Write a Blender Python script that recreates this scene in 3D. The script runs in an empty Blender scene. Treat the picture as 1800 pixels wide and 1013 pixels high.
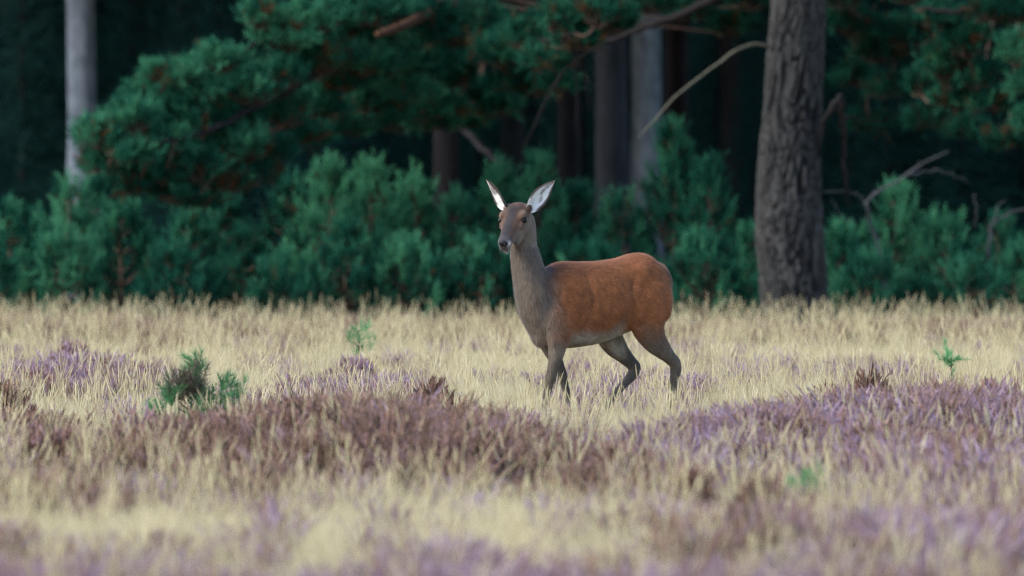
import bpy, math, random
import numpy as np

# ------------------------------------------------------------------ camera, sky, sun, exposure
scene = bpy.context.scene
R = math.radians
CAM_H = 1.85            # eye height in metres
HOR = 268.0             # image row of the horizon in the 1800 px photograph
FPX = 20000.0           # focal length in photograph pixels (400 mm lens on 36 mm sensor)
DEER_D = 74.0

cam = bpy.data.cameras.new('camera')
cam.sensor_width = 36.0
cam.lens = 400.0
cam.clip_start = 0.5
cam.clip_end = 5000.0
cam.dof.use_dof = True
cam.dof.focus_distance = DEER_D - 0.3
cam.dof.aperture_fstop = 3.7
cam_o = bpy.data.objects.new('camera', cam)
scene.collection.objects.link(cam_o)
cam_o.location = (0, 0, CAM_H)
cam_o.rotation_euler = (R(90) - (506.5 - HOR) / FPX, 0, 0)
scene.camera = cam_o

SUN_EL, SUN_AZ = 42.0, -68.0        # degrees; azimuth: 0 = straight behind the camera, negative = left
world = bpy.data.worlds.new('World')
scene.world = world
world.use_nodes = True
nt = world.node_tree
sky = nt.nodes.new('ShaderNodeTexSky')
sky.sky_type = 'NISHITA'
sky.sun_disc = False
sky.sun_elevation = R(SUN_EL)
sky.sun_rotation = R(180 - SUN_AZ)
sky.air_density = 1.0
sky.dust_density = 1.0
sky.ozone_density = 1.5
bg = nt.nodes['Background']
nt.links.new(sky.outputs[0], bg.inputs[0])
bg.inputs[1].default_value = 0.115

sun = bpy.data.lights.new('sun', 'SUN')
sun.energy = 1.3
sun.angle = R(26)
sun.color = (1.0, 0.95, 0.86)
sun_o = bpy.data.objects.new('sun', sun)
scene.collection.objects.link(sun_o)
sun_o.rotation_euler = (R(90 - SUN_EL), 0, R(SUN_AZ))

scene.view_settings.view_transform = 'Standard'
scene.view_settings.look = 'None'
scene.view_settings.gamma = 1.0
scene.view_settings.use_curve_mapping = False
scene.view_settings.exposure = 1.78
scene.render.engine = 'CYCLES'
cy = scene.cycles
cy.max_bounces = 4
cy.diffuse_bounces = 2
cy.glossy_bounces = 2
cy.transmission_bounces = 3
cy.use_denoising = True
cy.denoiser = 'OPENIMAGEDENOISE'
cy.denoising_input_passes = 'RGB_ALBEDO_NORMAL'
cy.denoising_prefilter = 'NONE'
cy.filter_width = 1.3

# ------------------------------------------------------------------ helpers
rng = np.random.default_rng(11)
random.seed(11)
COL = scene.collection.objects


def at(x, y, d):
    """a photograph pixel at a distance in metres -> a point of the place"""
    return np.array([(x - 900.0) / FPX * d, d, CAM_H - (y - HOR) / FPX * d])


def _hash(ix, iy, iz, seed):
    n = (ix.astype(np.int64) * 374761393 + iy.astype(np.int64) * 668265263 +
         iz.astype(np.int64) * 2147483647 + seed * 1274126177) & 0xFFFFFFFF
    n = ((n ^ (n >> 13)) * 1274126177) & 0xFFFFFFFF
    n = n ^ (n >> 16)
    return (n & 0xFFFF) / 65535.0


def vnoise(p, seed=0):
    p = np.asarray(p, float)
    i = np.floor(p).astype(np.int64)
    f = p - i
    f = f * f * (3 - 2 * f)
    r = 0
    for dx in (0, 1):
        for dy in (0, 1):
            for dz in (0, 1):
                w = ((f[:, 0] if dx else 1 - f[:, 0]) * (f[:, 1] if dy else 1 - f[:, 1]) *
                     (f[:, 2] if dz else 1 - f[:, 2]))
                r = r + w * _hash(i[:, 0] + dx, i[:, 1] + dy, i[:, 2] + dz, seed)
    return r


def fbm(p, seed=0, octs=3):
    a, r, t = 1.0, 0, 0
    p = np.asarray(p, float)
    for k in range(octs):
        r = r + a * vnoise(p * 2 ** k, seed + k * 7)
        t += a
        a *= 0.5
    return r / t


def sstep(a, b, x):
    t = np.clip((np.asarray(x, float) - a) / (b - a), 0, 1)
    return t * t * (3 - 2 * t)


def ground_z(x, y):
    x = np.atleast_1d(np.asarray(x, float)); y = np.atleast_1d(np.asarray(y, float))
    n = fbm(np.stack([x * 0.22, y * 0.16, np.zeros_like(x)], 1), 5, 3) - 0.5
    d2 = ((x - 0.5) / 3.0) ** 2 + ((y - DEER_D) / 5.0) ** 2
    near_cam = sstep(12, 34, np.hypot(x, y))
    hum = 0
    for hx, hy, rx, ry, hh in ((-.95, 60.5, 1.0, 2.6, .11), (-.3, 59, .9, 2.2, .07), (2.35, 65, 1.3, 3.0, .11), (1.7, 62, .9, 2.5, .07), (-2.6, 61, .8, 2.5, .08)):
        hum = hum + hh * np.exp(-(((x - hx) / rx) ** 2 + ((y - hy) / ry) ** 2))
    return n * 0.12 * (1 - np.exp(-d2)) * near_cam + hum


def gz(x, y):
    return float(ground_z(x, y)[0])


def unit(v):
    v = np.asarray(v, float)
    return v / np.maximum(np.linalg.norm(v, axis=-1, keepdims=True), 1e-9)


class MB:
    """collects triangles / quads with a float attribute 'tint' and builds one mesh"""

    def __init__(self):
        self.v, self.t, self.q, self.a, self.n = [], [], [], [], 0

    def add(self, v, tris=None, quads=None, tint=0.5):
        v = np.asarray(v, float).reshape(-1, 3)
        if tris is not None and len(tris):
            self.t.append(np.asarray(tris, np.int64) + self.n)
        if quads is not None and len(quads):
            self.q.append(np.asarray(quads, np.int64) + self.n)
        self.v.append(v)
        self.a.append(np.broadcast_to(np.asarray(tint, float).reshape(-1) if np.ndim(tint) else tint, (len(v),)).copy())
        self.n += len(v)

    def mesh(self, name, mat, smooth=False):
        v = np.concatenate(self.v) if self.v else np.zeros((0, 3))
        t = np.concatenate(self.t) if self.t else np.zeros((0, 3), np.int64)
        q = np.concatenate(self.q) if self.q else np.zeros((0, 4), np.int64)
        me = bpy.data.meshes.new(name)
        me.vertices.add(len(v)); me.vertices.foreach_set('co', v.astype(np.float32).ravel())
        me.loops.add(len(t) * 3 + len(q) * 4)
        me.loops.foreach_set('vertex_index', np.concatenate([t.ravel(), q.ravel()]).astype(np.int32))
        me.polygons.add(len(t) + len(q))
        starts = np.concatenate([np.arange(len(t)) * 3, len(t) * 3 + np.arange(len(q)) * 4])
        me.polygons.foreach_set('loop_start', starts.astype(np.int32))
        if smooth:
            me.polygons.foreach_set('use_smooth', np.ones(len(t) + len(q), bool))
        at_ = me.attributes.new('tint', 'FLOAT', 'POINT')
        at_.data.foreach_set('value', np.concatenate(self.a).astype(np.float32) if self.a else np.zeros(0, np.float32))
        me.update(calc_edges=True)
        me.validate()
        if mat:
            me.materials.append(mat)
        return me

    def build(self, name, mat, parent=None, smooth=False, loc=None):
        o = bpy.data.objects.new(name, self.mesh(name, mat, smooth))
        COL.link(o)
        if parent is not None:
            o.parent = parent
        if loc is not None:
            o.location = loc
        return o


def tube(mb, pts, rad, n=6, tint=0.5, cap=True):
    pts = np.asarray(pts, float); m = len(pts)
    rad = np.broadcast_to(np.asarray(rad, float), (m,))
    tan = unit(np.gradient(pts, axis=0))
    ref = np.array([0.31, 0.95, 0.05]) if abs(tan[0][2]) > 0.7 else np.array([0.05, 0.1, 1.0])
    a = unit(np.cross(tan, ref)); b = np.cross(tan, a)
    th = np.arange(n) / n * 2 * math.pi
    ring = pts[:, None] + rad[:, None, None] * (np.cos(th)[None, :, None] * a[:, None] + np.sin(th)[None, :, None] * b[:, None])
    i = np.arange(m - 1)[:, None] * n; j = np.arange(n)[None]; k = (j + 1) % n
    q = np.stack([i + j, i + k, i + n + k, i + n + j], -1).reshape(-1, 4)
    mb.add(ring.reshape(-1, 3), None, q, tint)
    if cap:
        base = mb.n - m * n
        mb.v.append(pts[-1:] + tan[-1:] * rad[-1] * 0.5); mb.a.append(np.array([tint if np.ndim(tint) == 0 else 0.5])); mb.n += 1
        mb.t.append(np.stack([base + (m - 1) * n + np.arange(n), base + (m - 1) * n + (np.arange(n) + 1) % n, np.full(n, mb.n - 1)], 1))


def spline(pts, n):
    """smooth curve through points"""
    p = np.asarray(pts, float)
    p = np.vstack([2 * p[0] - p[1], p, 2 * p[-1] - p[-2]])
    out = []
    m = len(p) - 3
    for u in np.linspace(0, m - 1e-6, n):
        i = int(u); t = u - i
        a, b, c, d = p[i:i + 4]
        out.append(0.5 * (2 * b + (c - a) * t + (2 * a - 5 * b + 4 * c - d) * t * t + (3 * b - a - 3 * c + d) * t ** 3))
    return np.array(out)


def tag(o, label=None, cat=None, group=None, kind=None):
    if label: o['label'] = label
    if cat: o['category'] = cat
    if group: o['group'] = group
    if kind: o['kind'] = kind
    return o


def empty(name, loc=(0, 0, 0), rz=0.0):
    o = bpy.data.objects.new(name, None)
    COL.link(o)
    o.location = loc
    o.rotation_euler = (0, 0, rz)
    o.empty_display_size = 0.2
    return o


def rnd_perp(d, rg):
    r = rg.normal(size=d.shape)
    r -= (r * d).sum(-1, keepdims=True) * d
    return unit(r)


def needles(mb, o, d, ln, k, nlen, width, tint, rg, spread=(65, 22)):
    """bottle-brush pine shoots: o,d (N,3), ln (N,), k needles each"""
    N = len(o)
    if N == 0:
        return
    d = unit(d)
    t = (np.arange(k)[None] + rg.random((N, k))) / k
    base = o[:, None] + d[:, None] * (ln[:, None] * t)[..., None]
    D = np.broadcast_to(d[:, None], (N, k, 3)).reshape(-1, 3)
    P = rnd_perp(D, rg)
    ang = np.radians(spread[0] + (spread[1] - spread[0]) * t.ravel() + rg.normal(0, 9, N * k))
    nd = D * np.cos(ang)[:, None] + P * np.sin(ang)[:, None]
    L = nlen * (0.75 + 0.5 * rg.random(N * k))
    b = base.reshape(-1, 3)
    tip = b + nd * L[:, None]
    s = unit(np.cross(nd, rg.normal(size=nd.shape))) * width * 0.5
    v = np.stack([b - s, b + s, tip], 1).reshape(-1, 3)
    tr = np.arange(N * k * 3).reshape(-1, 3)
    tn = np.clip(np.repeat(tint, k) + rg.normal(0, 0.05, N * k), 0, 1)
    mb.add(v, tr, None, np.repeat(tn, 3))


# ------------------------------------------------------------------ materials
def new_mat(name):
    m = bpy.data.materials.new(name)
    m.use_nodes = True
    n = m.node_tree.nodes
    n.clear()
    out = n.new('ShaderNodeOutputMaterial')
    return m, m.node_tree, out


def ramp_node(t, stops, interp='LINEAR'):
    r = t.nodes.new('ShaderNodeValToRGB')
    r.color_ramp.interpolation = interp
    e = r.color_ramp.elements
    while len(e) < len(stops):
        e.new(0.5)
    for k, (p, c) in enumerate(stops):
        e[k].position = p
        e[k].color = (*c, 1)
    return r


def attr(t, name, typ='GEOMETRY'):
    a = t.nodes.new('ShaderNodeAttribute')
    a.attribute_name = name
    a.attribute_type = typ
    return a


def mathn(t, op, a, b):
    m = t.nodes.new('ShaderNodeMath'); m.operation = op
    for k, x in enumerate((a, b)):
        if isinstance(x, (int, float)):
            m.inputs[k].default_value = x
        else:
            t.links.new(x, m.inputs[k])
    return m.outputs[0]


def noise(t, scale, vec=None, detail=3, rough=0.55):
    n = t.nodes.new('ShaderNodeTexNoise')
    n.inputs['Scale'].default_value = scale
    n.inputs['Detail'].default_value = detail
    n.inputs['Roughness'].default_value = rough
    if vec is not None:
        t.links.new(vec, n.inputs['Vector'])
    return n


def world_pos(t, sc=None):
    g = t.nodes.new('ShaderNodeNewGeometry')
    if sc is None:
        return g.outputs['Position']
    mp = t.nodes.new('ShaderNodeMapping')
    mp.inputs['Scale'].default_value = sc
    t.links.new(g.outputs['Position'], mp.inputs['Vector'])
    return mp.outputs[0]


def leafy(name, stops, trans=0.3, rough=0.6, pos_noise=None, inst=None, gloss=0.15):
    """diffuse + translucent leaf material, colour from attribute tint (+ position noise / instance hue)"""
    m, t, out = new_mat(name)
    f = attr(t, 'tint').outputs['Fac']
    if pos_noise:
        nz = noise(t, 1.0, world_pos(t, pos_noise[0]), 2)
        f = mathn(t, 'ADD', f, mathn(t, 'MULTIPLY', mathn(t, 'SUBTRACT', nz.outputs['Fac'], 0.5), pos_noise[1]))
    if inst:
        f = mathn(t, 'ADD', f, mathn(t, 'MULTIPLY', mathn(t, 'SUBTRACT', attr(t, inst[0], 'INSTANCER').outputs['Fac'], 0.5), inst[1]))
    r = ramp_node(t, stops)
    t.links.new(f, r.inputs[0])
    p = t.nodes.new('ShaderNodeBsdfPrincipled')
    p.inputs['Roughness'].default_value = rough
    p.inputs['Specular IOR Level'].default_value = gloss
    t.links.new(r.outputs[0], p.inputs['Base Color'])
    tr = t.nodes.new('ShaderNodeBsdfTranslucent')
    t.links.new(r.outputs[0], tr.inputs[0])
    mx = t.nodes.new('ShaderNodeMixShader')
    mx.inputs[0].default_value = trans
    t.links.new(p.outputs[0], mx.inputs[1]); t.links.new(tr.outputs[0], mx.inputs[2])
    t.links.new(mx.outputs[0], out.inputs[0])
    return m


def barky(name, c0, c1, scale=(9, 9, 1.6), bump=0.5, rough=0.9, tint=False, c2=None):
    m, t, out = new_mat(name)
    pos = world_pos(t, scale)
    nz = noise(t, 1.0, pos, 5, 0.6)
    f = nz.outputs['Fac']
    if tint:
        f = mathn(t, 'ADD', mathn(t, 'MULTIPLY', f, 0.45), mathn(t, 'MULTIPLY', attr(t, 'tint').outputs['Fac'], 0.55))
    st = [(0.3, c0), (0.68, c1)]
    if c2: st.append((0.9, c2))
    r = ramp_node(t, st)
    t.links.new(f, r.inputs[0])
    p = t.nodes.new('ShaderNodeBsdfPrincipled')
    p.inputs['Roughness'].default_value = rough
    p.inputs['Specular IOR Level'].default_value = 0.15
    t.links.new(r.outputs[0], p.inputs['Base Color'])
    b = t.nodes.new('ShaderNodeBump')
    b.inputs['Strength'].default_value = bump
    b.inputs['Distance'].default_value = 0.02
    t.links.new(nz.outputs['Fac'], b.inputs['Height'])
    t.links.new(b.outputs[0], p.inputs['Normal'])
    t.links.new(p.outputs[0], out.inputs[0])
    return m


M = {}
M['needle'] = leafy('pine_needles', [(0.0, (0.13, 0.062, 0.028)), (0.12, (0.08, 0.05, 0.025)), (0.2, (0.008, 0.046, 0.031)),
                                     (0.6, (0.016, 0.112, 0.070)), (1.0, (0.085, 0.29, 0.15))], 0.25, 0.7, None, None, 0.05)
M['needle_dark'] = leafy('spruce_needles', [(0.0, (0.05, 0.03, 0.02)), (0.15, (0.008, 0.030, 0.030)), (1.0, (0.014, 0.058, 0.052))], 0.15, 0.7, None, None, 0.05)
M['needle_green'] = leafy('seedling_needles', [(0.0, (0.15, 0.108, 0.09)), (0.2, (0.06, 0.15, 0.06)), (1.0, (0.14, 0.36, 0.15))], 0.3)
M['straw'] = leafy('dry_grass_blades', [(0.0, (0.20, 0.165, 0.105)), (0.3, (0.40, 0.335, 0.205)), (0.6, (0.60, 0.51, 0.305)), (0.85, (0.77, 0.685, 0.455)), (1.0, (0.60, 0.55, 0.35))],
                   0.35, 0.6, ((0.5, 0.3, 0.5), 0.35), ('hue', 0.5))
M['heather'] = leafy('heather_sprigs', [(0.0, (0.07, 0.055, 0.035)), (0.22, (0.28, 0.165, 0.11)), (0.45, (0.38, 0.235, 0.18)), (0.62, (0.36, 0.235, 0.235)), (0.85, (0.385, 0.27, 0.335)), (1.0, (0.47, 0.35, 0.45))],
                     0.3, 0.7, ((0.9, 0.5, 0.9), 0.25), ('hue', 0.9))
M['heather_shrub'] = leafy('heather_shrub_sprigs', [(0.0, (0.09, 0.065, 0.05)), (0.3, (0.26, 0.145, 0.10)), (0.55, (0.34, 0.205, 0.165)), (0.75, (0.32, 0.21, 0.235)), (1.0, (0.39, 0.275, 0.40))], 0.3, 0.7)
M['twig'] = barky('brown_twig', (0.06, 0.04, 0.03), (0.15, 0.10, 0.075), (30, 30, 30), 0.2)
M['bark'] = barky('grey_pine_bark', (0.006, 0.0062, 0.0066), (0.047, 0.046, 0.045), (22, 22, 5), 0.9, 0.9, True, (0.105, 0.103, 0.10))
M['bark_orange'] = barky('orange_pine_bark', (0.035, 0.02, 0.014), (0.115, 0.055, 0.03), (14, 14, 14), 0.5)
M['bark_dark'] = barky('dark_bark', (0.006, 0.006, 0.007), (0.022, 0.02, 0.022), (8, 8, 2), 0.5)
M['bark_pale'] = barky('pale_grey_bark', (0.10, 0.12, 0.15), (0.27, 0.30, 0.345), (9, 9, 4.5), 0.3)
M['bark_grey'] = barky('dim_grey_bark', (0.022, 0.024, 0.030), (0.052, 0.055, 0.065), (7, 7, 2.2), 0.3)
M['bark_red'] = barky('dark_reddish_bark', (0.010, 0.008, 0.009), (0.032, 0.021, 0.022), (8, 8, 2.2), 0.4)
M['dead_wood'] = barky('bleached_dead_wood', (0.04, 0.043, 0.048), (0.105, 0.11, 0.12), (20, 20, 20), 0.3)
M['dead_twig'] = barky('straw_coloured_dead_branch', (0.06, 0.055, 0.04), (0.15, 0.14, 0.10), (25, 25, 25), 0.3)
M['black_wood'] = barky('blackened_branch', (0.006, 0.005, 0.005), (0.02, 0.016, 0.016), (20, 20, 20), 0.3)


def ground_mat():
    m, t, out = new_mat('heath_soil')
    pos = world_pos(t)
    n1 = noise(t, 0.8, pos, 5, 0.65)
    n2 = noise(t, 9.0, pos, 4, 0.7)
    mx = mathn(t, 'ADD', mathn(t, 'MULTIPLY', n1.outputs['Fac'], 0.6), mathn(t, 'MULTIPLY', n2.outputs['Fac'], 0.4))
    field = ramp_node(t, [(0.3, (0.10, 0.075, 0.045)), (0.5, (0.24, 0.185, 0.10)), (0.7, (0.33, 0.27, 0.15))])
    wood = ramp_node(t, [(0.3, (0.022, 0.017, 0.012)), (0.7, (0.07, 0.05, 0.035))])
    t.links.new(mx, field.inputs[0]); t.links.new(mx, wood.inputs[0])
    sep = t.nodes.new('ShaderNodeSeparateXYZ')
    t.links.new(pos, sep.inputs[0])
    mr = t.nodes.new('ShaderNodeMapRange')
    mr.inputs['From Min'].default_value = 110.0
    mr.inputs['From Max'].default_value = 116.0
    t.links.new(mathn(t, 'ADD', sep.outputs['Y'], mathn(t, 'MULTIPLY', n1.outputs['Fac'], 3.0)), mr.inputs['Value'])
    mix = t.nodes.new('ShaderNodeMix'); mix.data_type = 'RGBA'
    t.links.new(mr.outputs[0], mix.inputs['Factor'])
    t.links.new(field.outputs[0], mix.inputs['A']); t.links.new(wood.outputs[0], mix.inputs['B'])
    p = t.nodes.new('ShaderNodeBsdfPrincipled')
    p.inputs['Roughness'].default_value = 0.95
    p.inputs['Specular IOR Level'].default_value = 0.1
    t.links.new(mix.outputs['Result'], p.inputs['Base Color'])
    b = t.nodes.new('ShaderNodeBump'); b.inputs['Strength'].default_value = 0.6; b.inputs['Distance'].default_value = 0.04
    t.links.new(n2.outputs['Fac'], b.inputs['Height']); t.links.new(b.outputs[0], p.inputs['Normal'])
    t.links.new(p.outputs[0], out.inputs[0])
    return m


M['ground'] = ground_mat()

# ------------------------------------------------------------------ ground
xs = np.unique(np.concatenate([np.linspace(-3000, -30, 14), np.linspace(-30, 30, 121), np.linspace(30, 3000, 14)]))
ys = np.unique(np.concatenate([np.linspace(-600, 0, 8), np.linspace(0, 260, 261), np.linspace(260, 4000, 16)]))
gx, gy = np.meshgrid(xs, ys)
gv = np.stack([gx.ravel(), gy.ravel(), ground_z(gx.ravel(), gy.ravel())], 1)
nx, ny = len(xs), len(ys)
ii, jj = np.meshgrid(np.arange(nx - 1), np.arange(ny - 1))
b0 = (jj * nx + ii).ravel()
mb = MB(); mb.add(gv, None, np.stack([b0, b0 + 1, b0 + nx + 1, b0 + nx], 1))
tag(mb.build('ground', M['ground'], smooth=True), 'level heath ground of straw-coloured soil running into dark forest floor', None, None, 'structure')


# ------------------------------------------------------------------ pine foliage building blocks
def grow_pad(fm, wm, root, centre, rx, rz, n_twigs, rg, brown=0.06, tint=(0.25, 0.75), k=26, nlen=0.065, nw=0.0085, shoot=0.12):
    """a cloud of pine shoots on twigs fanning from root through an ellipsoid round centre"""
    root = np.asarray(root, float); centre = np.asarray(centre, float)
    os_, ds_, ls_, ts_ = [], [], [], []
    for q in range(n_twigs):
        u = unit(rg.normal(size=3)); u[2] = abs(u[2]) * 1.0 - 0.25
        e = centre + u * np.array([rx, rx, rz]) * (0.55 + 0.5 * rg.random())
        mid = (root + e) / 2 + np.array([0, 0, -0.10]) * np.linalg.norm(e - root) + rg.normal(0, 0.03, 3)
        pth = spline([root, mid, e], 6)
        tube(wm, pth, np.linspace(0.010, 0.0035, 6), 3, 0.3, False)
        L = np.linalg.norm(np.diff(pth, axis=0), axis=1).sum()
        m = max(6, int(L / 0.05))
        tt = 0.45 + 0.55 * np.sqrt(rg.random(m))
        idx = tt * 5
        i0 = np.minimum(idx.astype(int), 4); fr = (idx - i0)[:, None]
        o = pth[i0] * (1 - fr) + pth[i0 + 1] * fr
        d = unit(unit(pth[i0 + 1] - pth[i0]) * 0.7 + rg.normal(0, 0.55, (m, 3)) + np.array([0, 0, 0.55]))
        os_.append(o); ds_.append(d); ls_.append(shoot * (0.6 + 0.7 * rg.random(m)))
        bt = rg.uniform(*tint)
        tn = np.clip(bt + rg.normal(0, 0.12, m), 0.2, 1)
        if rg.random() < brown:
            tn[:] = rg.random(m) * 0.12
        ts_.append(np.where(rg.random(m) < brown * 0.5, rg.random(m) * 0.13, tn))
    needles(fm, np.concatenate(os_), np.concatenate(ds_), np.concatenate(ls_), k, nlen, nw, np.concatenate(ts_), rg)


def young_pine(x, d, h, w, seed, label, lean=0.0, tint=(0.3, 0.8), bare=0.08):
    rg = np.random.default_rng(seed)
    z0 = gz(x, d)
    root = empty('young_pine', (x, d, z0), rg.random() * 6.28)
    wm, fm = MB(), MB()
    st = spline([[0, 0, -0.05], [rg.normal(0, .03), rg.normal(0, .03), h * .35], [lean + rg.normal(0, .03), rg.normal(0, .03), h * .7], [lean * 1.3, 0, h * .95]], 12)
    tube(wm, st, np.linspace(0.012 + 0.014 * h, 0.006, 12), 6, 0.5)
    O, Dr, Ln, Tn = [], [], [], []
    zz = bare * h + 0.02
    base_t = (rg.uniform(*tint) - .45) * 1.5 + .53
    while zz < h * 0.93:
        f = zz / h
        prof = (1 - f ** 1.7) * 0.92 + 0.10
        nb = rg.integers(5, 8)
        a0 = rg.random() * 6.28
        for b in range(nb):
            az = a0 + b / nb * 6.28 + rg.normal(0, 0.25)
            L = max(0.12, w * 0.5 * prof * rg.uniform(0.65, 1.15))
            el0 = R(rg.uniform(5, 35)); el1 = R(rg.uniform(45, 78))
            p = [np.array([np.interp(zz, st[:, 2], st[:, 0]), np.interp(zz, st[:, 2], st[:, 1]), zz])]
            for q in range(5):
                el = el0 + (el1 - el0) * q / 4
                p.append(p[-1] + L / 5 * np.array([math.cos(az) * math.cos(el), math.sin(az) * math.cos(el), math.sin(el)]))
            p = np.array(p)
            tube(wm, p, np.linspace(0.009 + 0.006 * (1 - f), 0.004, 6), 4, 0.4, False)
            m = max(6, int(L / 0.03))
            tt = 0.28 + 0.72 * np.sqrt(rg.random(m))
            ix = tt * 5; i0 = np.minimum(ix.astype(int), 4); fr = (ix - i0)[:, None]
            o = p[i0] * (1 - fr) + p[i0 + 1] * fr
            tg = unit(p[i0 + 1] - p[i0])
            dd = unit(tg * 0.8 + rg.normal(0, 0.5, (m, 3)) + np.array([0, 0, 0.45]))
            bt = np.clip(base_t + rg.normal(0, 0.15), 0.2, 1)
            O.append(o); Dr.append(dd); Ln.append(0.10 * (0.6 + 0.8 * rg.random(m)))
            Tn.append(np.where(rg.random(m) < 0.035, rg.random(m) * .14, np.clip(bt + rg.normal(0, 0.13, m), 0.2, 1)))
            # upright end candles
            ne = rg.integers(3, 7)
            O.append(np.repeat(p[-1:], ne, 0)); Dr.append(unit(np.array([0, 0, 1.0]) + tg[-1:] * .4 + rg.normal(0, .35, (ne, 3))))
            Ln.append(rg.uniform(.10, .22, ne)); Tn.append(np.clip(bt + 0.15 + rg.normal(0, .1, ne), 0.2, 1))
        zz += rg.uniform(0.13, 0.2)
    ne = 7
    O.append(np.repeat(st[-1:], ne, 0) + rg.normal(0, .01, (ne, 3)))
    Dr.append(unit(np.array([0, 0, 1.0]) + rg.normal(0, .4, (ne, 3)) * np.array([1, 1, 0.2])))
    Ln.append(rg.uniform(.12, .26, ne)); Tn.append(np.full(ne, min(1, base_t + .2)))
    # leader
    O.append(st[-1:] - [[0, 0, .12]]); Dr.append(np.array([[0, 0, 1.0]])); Ln.append(np.array([.36])); Tn.append(np.array([base_t]))
    needles(fm, np.concatenate(O), np.concatenate(Dr), np.concatenate(Ln), 26, 0.06, 0.009, np.concatenate(Tn), rg)
    wm.build('trunk', M['twig'], root, True)
    fm.build('crown', M['needle'], root)
    tag(root, label, 'young pine', 'young pines along the forest edge')
    return root


# (photo x, top row, width px, distance, tint range, label)
YP = [
    (20, 350, 190, 117, (.35, .6), 'broad young pine bush left of the thin bare pale trunk, its top a stubby candle'),
    (118, 300, 190, 119.5, (.4, .6), 'young pine bush growing right in front of the thin pale trunk foot'),
    (110, 400, 180, 115.5, (.5, .75), 'low bright young pine with a crooked bare stem below the pale trunk'),
    (215, 350, 190, 117.5, (.4, .6), 'young pine bush just beneath the lowest tip of the drooping pine branches'),
    (330, 375, 190, 116.5, (.25, .45), 'dull young pine in shade under the drooping branches, by the brown dead sprays'),
    (300, 450, 170, 114.5, (.3, .5), 'knee-high dark young pine at the grass edge under the drooping branches'),
    (430, 400, 150, 117.5, (.25, .4), 'dark thin young pine in the gap left of the biggest pale-tipped pine clump'),
    (490, 455, 150, 114.5, (.4, .6), 'small round young pine at the grass edge in front of the dark gap'),
    (505, 300, 150, 118.5, (.4, .65), 'young pine at the left shoulder of the biggest pale-tipped clump'),
    (575, 262, 200, 117, (.6, .85), 'tall pale-tipped young pine with the two highest candles of the big clump'),
    (655, 268, 190, 117.6, (.6, .85), 'pale green young pine in the middle of the big clump'),
    (610, 400, 220, 115, (.4, .6), 'wide low young pine at the front of the big pale-tipped clump'),
    (728, 292, 170, 118.2, (.5, .75), 'rounded young pine at the right shoulder of the big clump'),
    (720, 430, 210, 115, (.35, .55), 'low dark young pine before the big clump, above the open grass'),
    (800, 335, 140, 117.6, (.4, .6), 'short young pine in the dip before the dark leaning trunk'),
    (880, 268, 150, 118.6, (.5, .7), 'slim-topped young pine directly behind the left ear of the deer'),
    (950, 262, 160, 117.6, (.5, .75), 'upright young pine rising behind the right ear of the deer'),
    (845, 430, 190, 115, (.35, .55), 'low young pine behind the throat of the deer'),
    (1020, 325, 180, 118, (.35, .6), 'rounded young pine behind the withers of the deer'),
    (1040, 440, 200, 115.4, (.3, .5), 'low dark young pine showing just over the back of the deer'),
    (1090, 335, 170, 116.6, (.35, .55), 'middling young pine in front of the grey forest trunk'),
    (1180, 196, 190, 116.6, (.3, .5), 'tallest dark blue-green young pine, touched by the pale bent dead branch'),
    (1250, 262, 150, 115.8, (.3, .48), 'dark young pine with stubby candles between the tallest one and the big trunk'),
    (1235, 420, 210, 114.2, (.3, .45), 'low dark young pine behind the rump of the deer'),
    (1320, 400, 120, 115.6, (.35, .5), 'narrow young pine half hidden by the left edge of the big trunk'),
    (1480, 395, 130, 116, (.45, .65), 'small young pine touching the right edge of the big trunk'),
    (1570, 318, 170, 117, (.45, .7), 'young pine with a square green top among the bleached dead branches'),
    (1530, 455, 170, 114.6, (.35, .55), 'knee-high young pine at the grass edge right of the big trunk'),
    (1660, 372, 190, 116.6, (.35, .6), 'wide young pine right of the square-topped one'),
    (1700, 470, 180, 114.4, (.3, .5), 'low dark young pine with rusty inner twigs at the grass edge'),
    (1755, 378, 170, 117.4, (.35, .55), 'young pine below the arching bleached branch, end of the row'),
    (1790, 440, 170, 115.2, (.3, .5), 'low young pine at the very end of the row past the rusty-twigged one'),
    (400, 330, 140, 119.5, (.25, .45), 'dark young pine half covered by hanging branches, next to brown dead sprays'),
    (168, 310, 150, 121, (.4, .6), 'young pine hugging the right side of the thin pale trunk'),
    (-30, 400, 190, 115.6, (.4, .6), 'wide low young pine at the far end of the row beyond the crooked-stemmed one'),
]
for k, (px, ty, wpx, d, tn, lab) in enumerate(YP):
    x = (px - 900) / FPX * d
    h = at(px, ty, d)[2] - gz(x, d)
    young_pine(x, d, h * 0.93, wpx / FPX * d, 100 + k, lab, tint=tn)


# ------------------------------------------------------------------ tall trees
def crown_cloud(fm, wm, rg, z0, z1, rad, n, size=0.34):
    """high crown above the frame, made dense to block light: limbs with clumps of big needle sprays"""
    for q in range(n):
        f = rg.random()
        z = z0 + (z1 - z0) * f
        r = rad * (math.sin(math.pi * min(1, 0.18 + f * 0.78)) ** 0.6) * math.sqrt(rg.random() * 0.9 + 0.1)
        a = rg.random() * 6.28
        c = np.array([math.cos(a) * r, math.sin(a) * r, z])
        st = np.array([0, 0, max(z - r * 0.35, z0 * 0.8)])
        tube(wm, spline([st, (st + c) / 2 + [0, 0, -.1], c], 5), np.linspace(.05, .012, 5), 4, .4, False)
        m = 16
        o = c + rg.normal(0, 1, (m, 3)) * np.array([.42, .42, .2])
        dd = unit(rg.normal(0, .7, (m, 3)) + [0, 0, .6])
        needles(fm, o, dd, rg.uniform(.25, .5, m), 12, size, .055, np.clip(rg.normal(.5, .15, m), .2, 1), rg)


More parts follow.
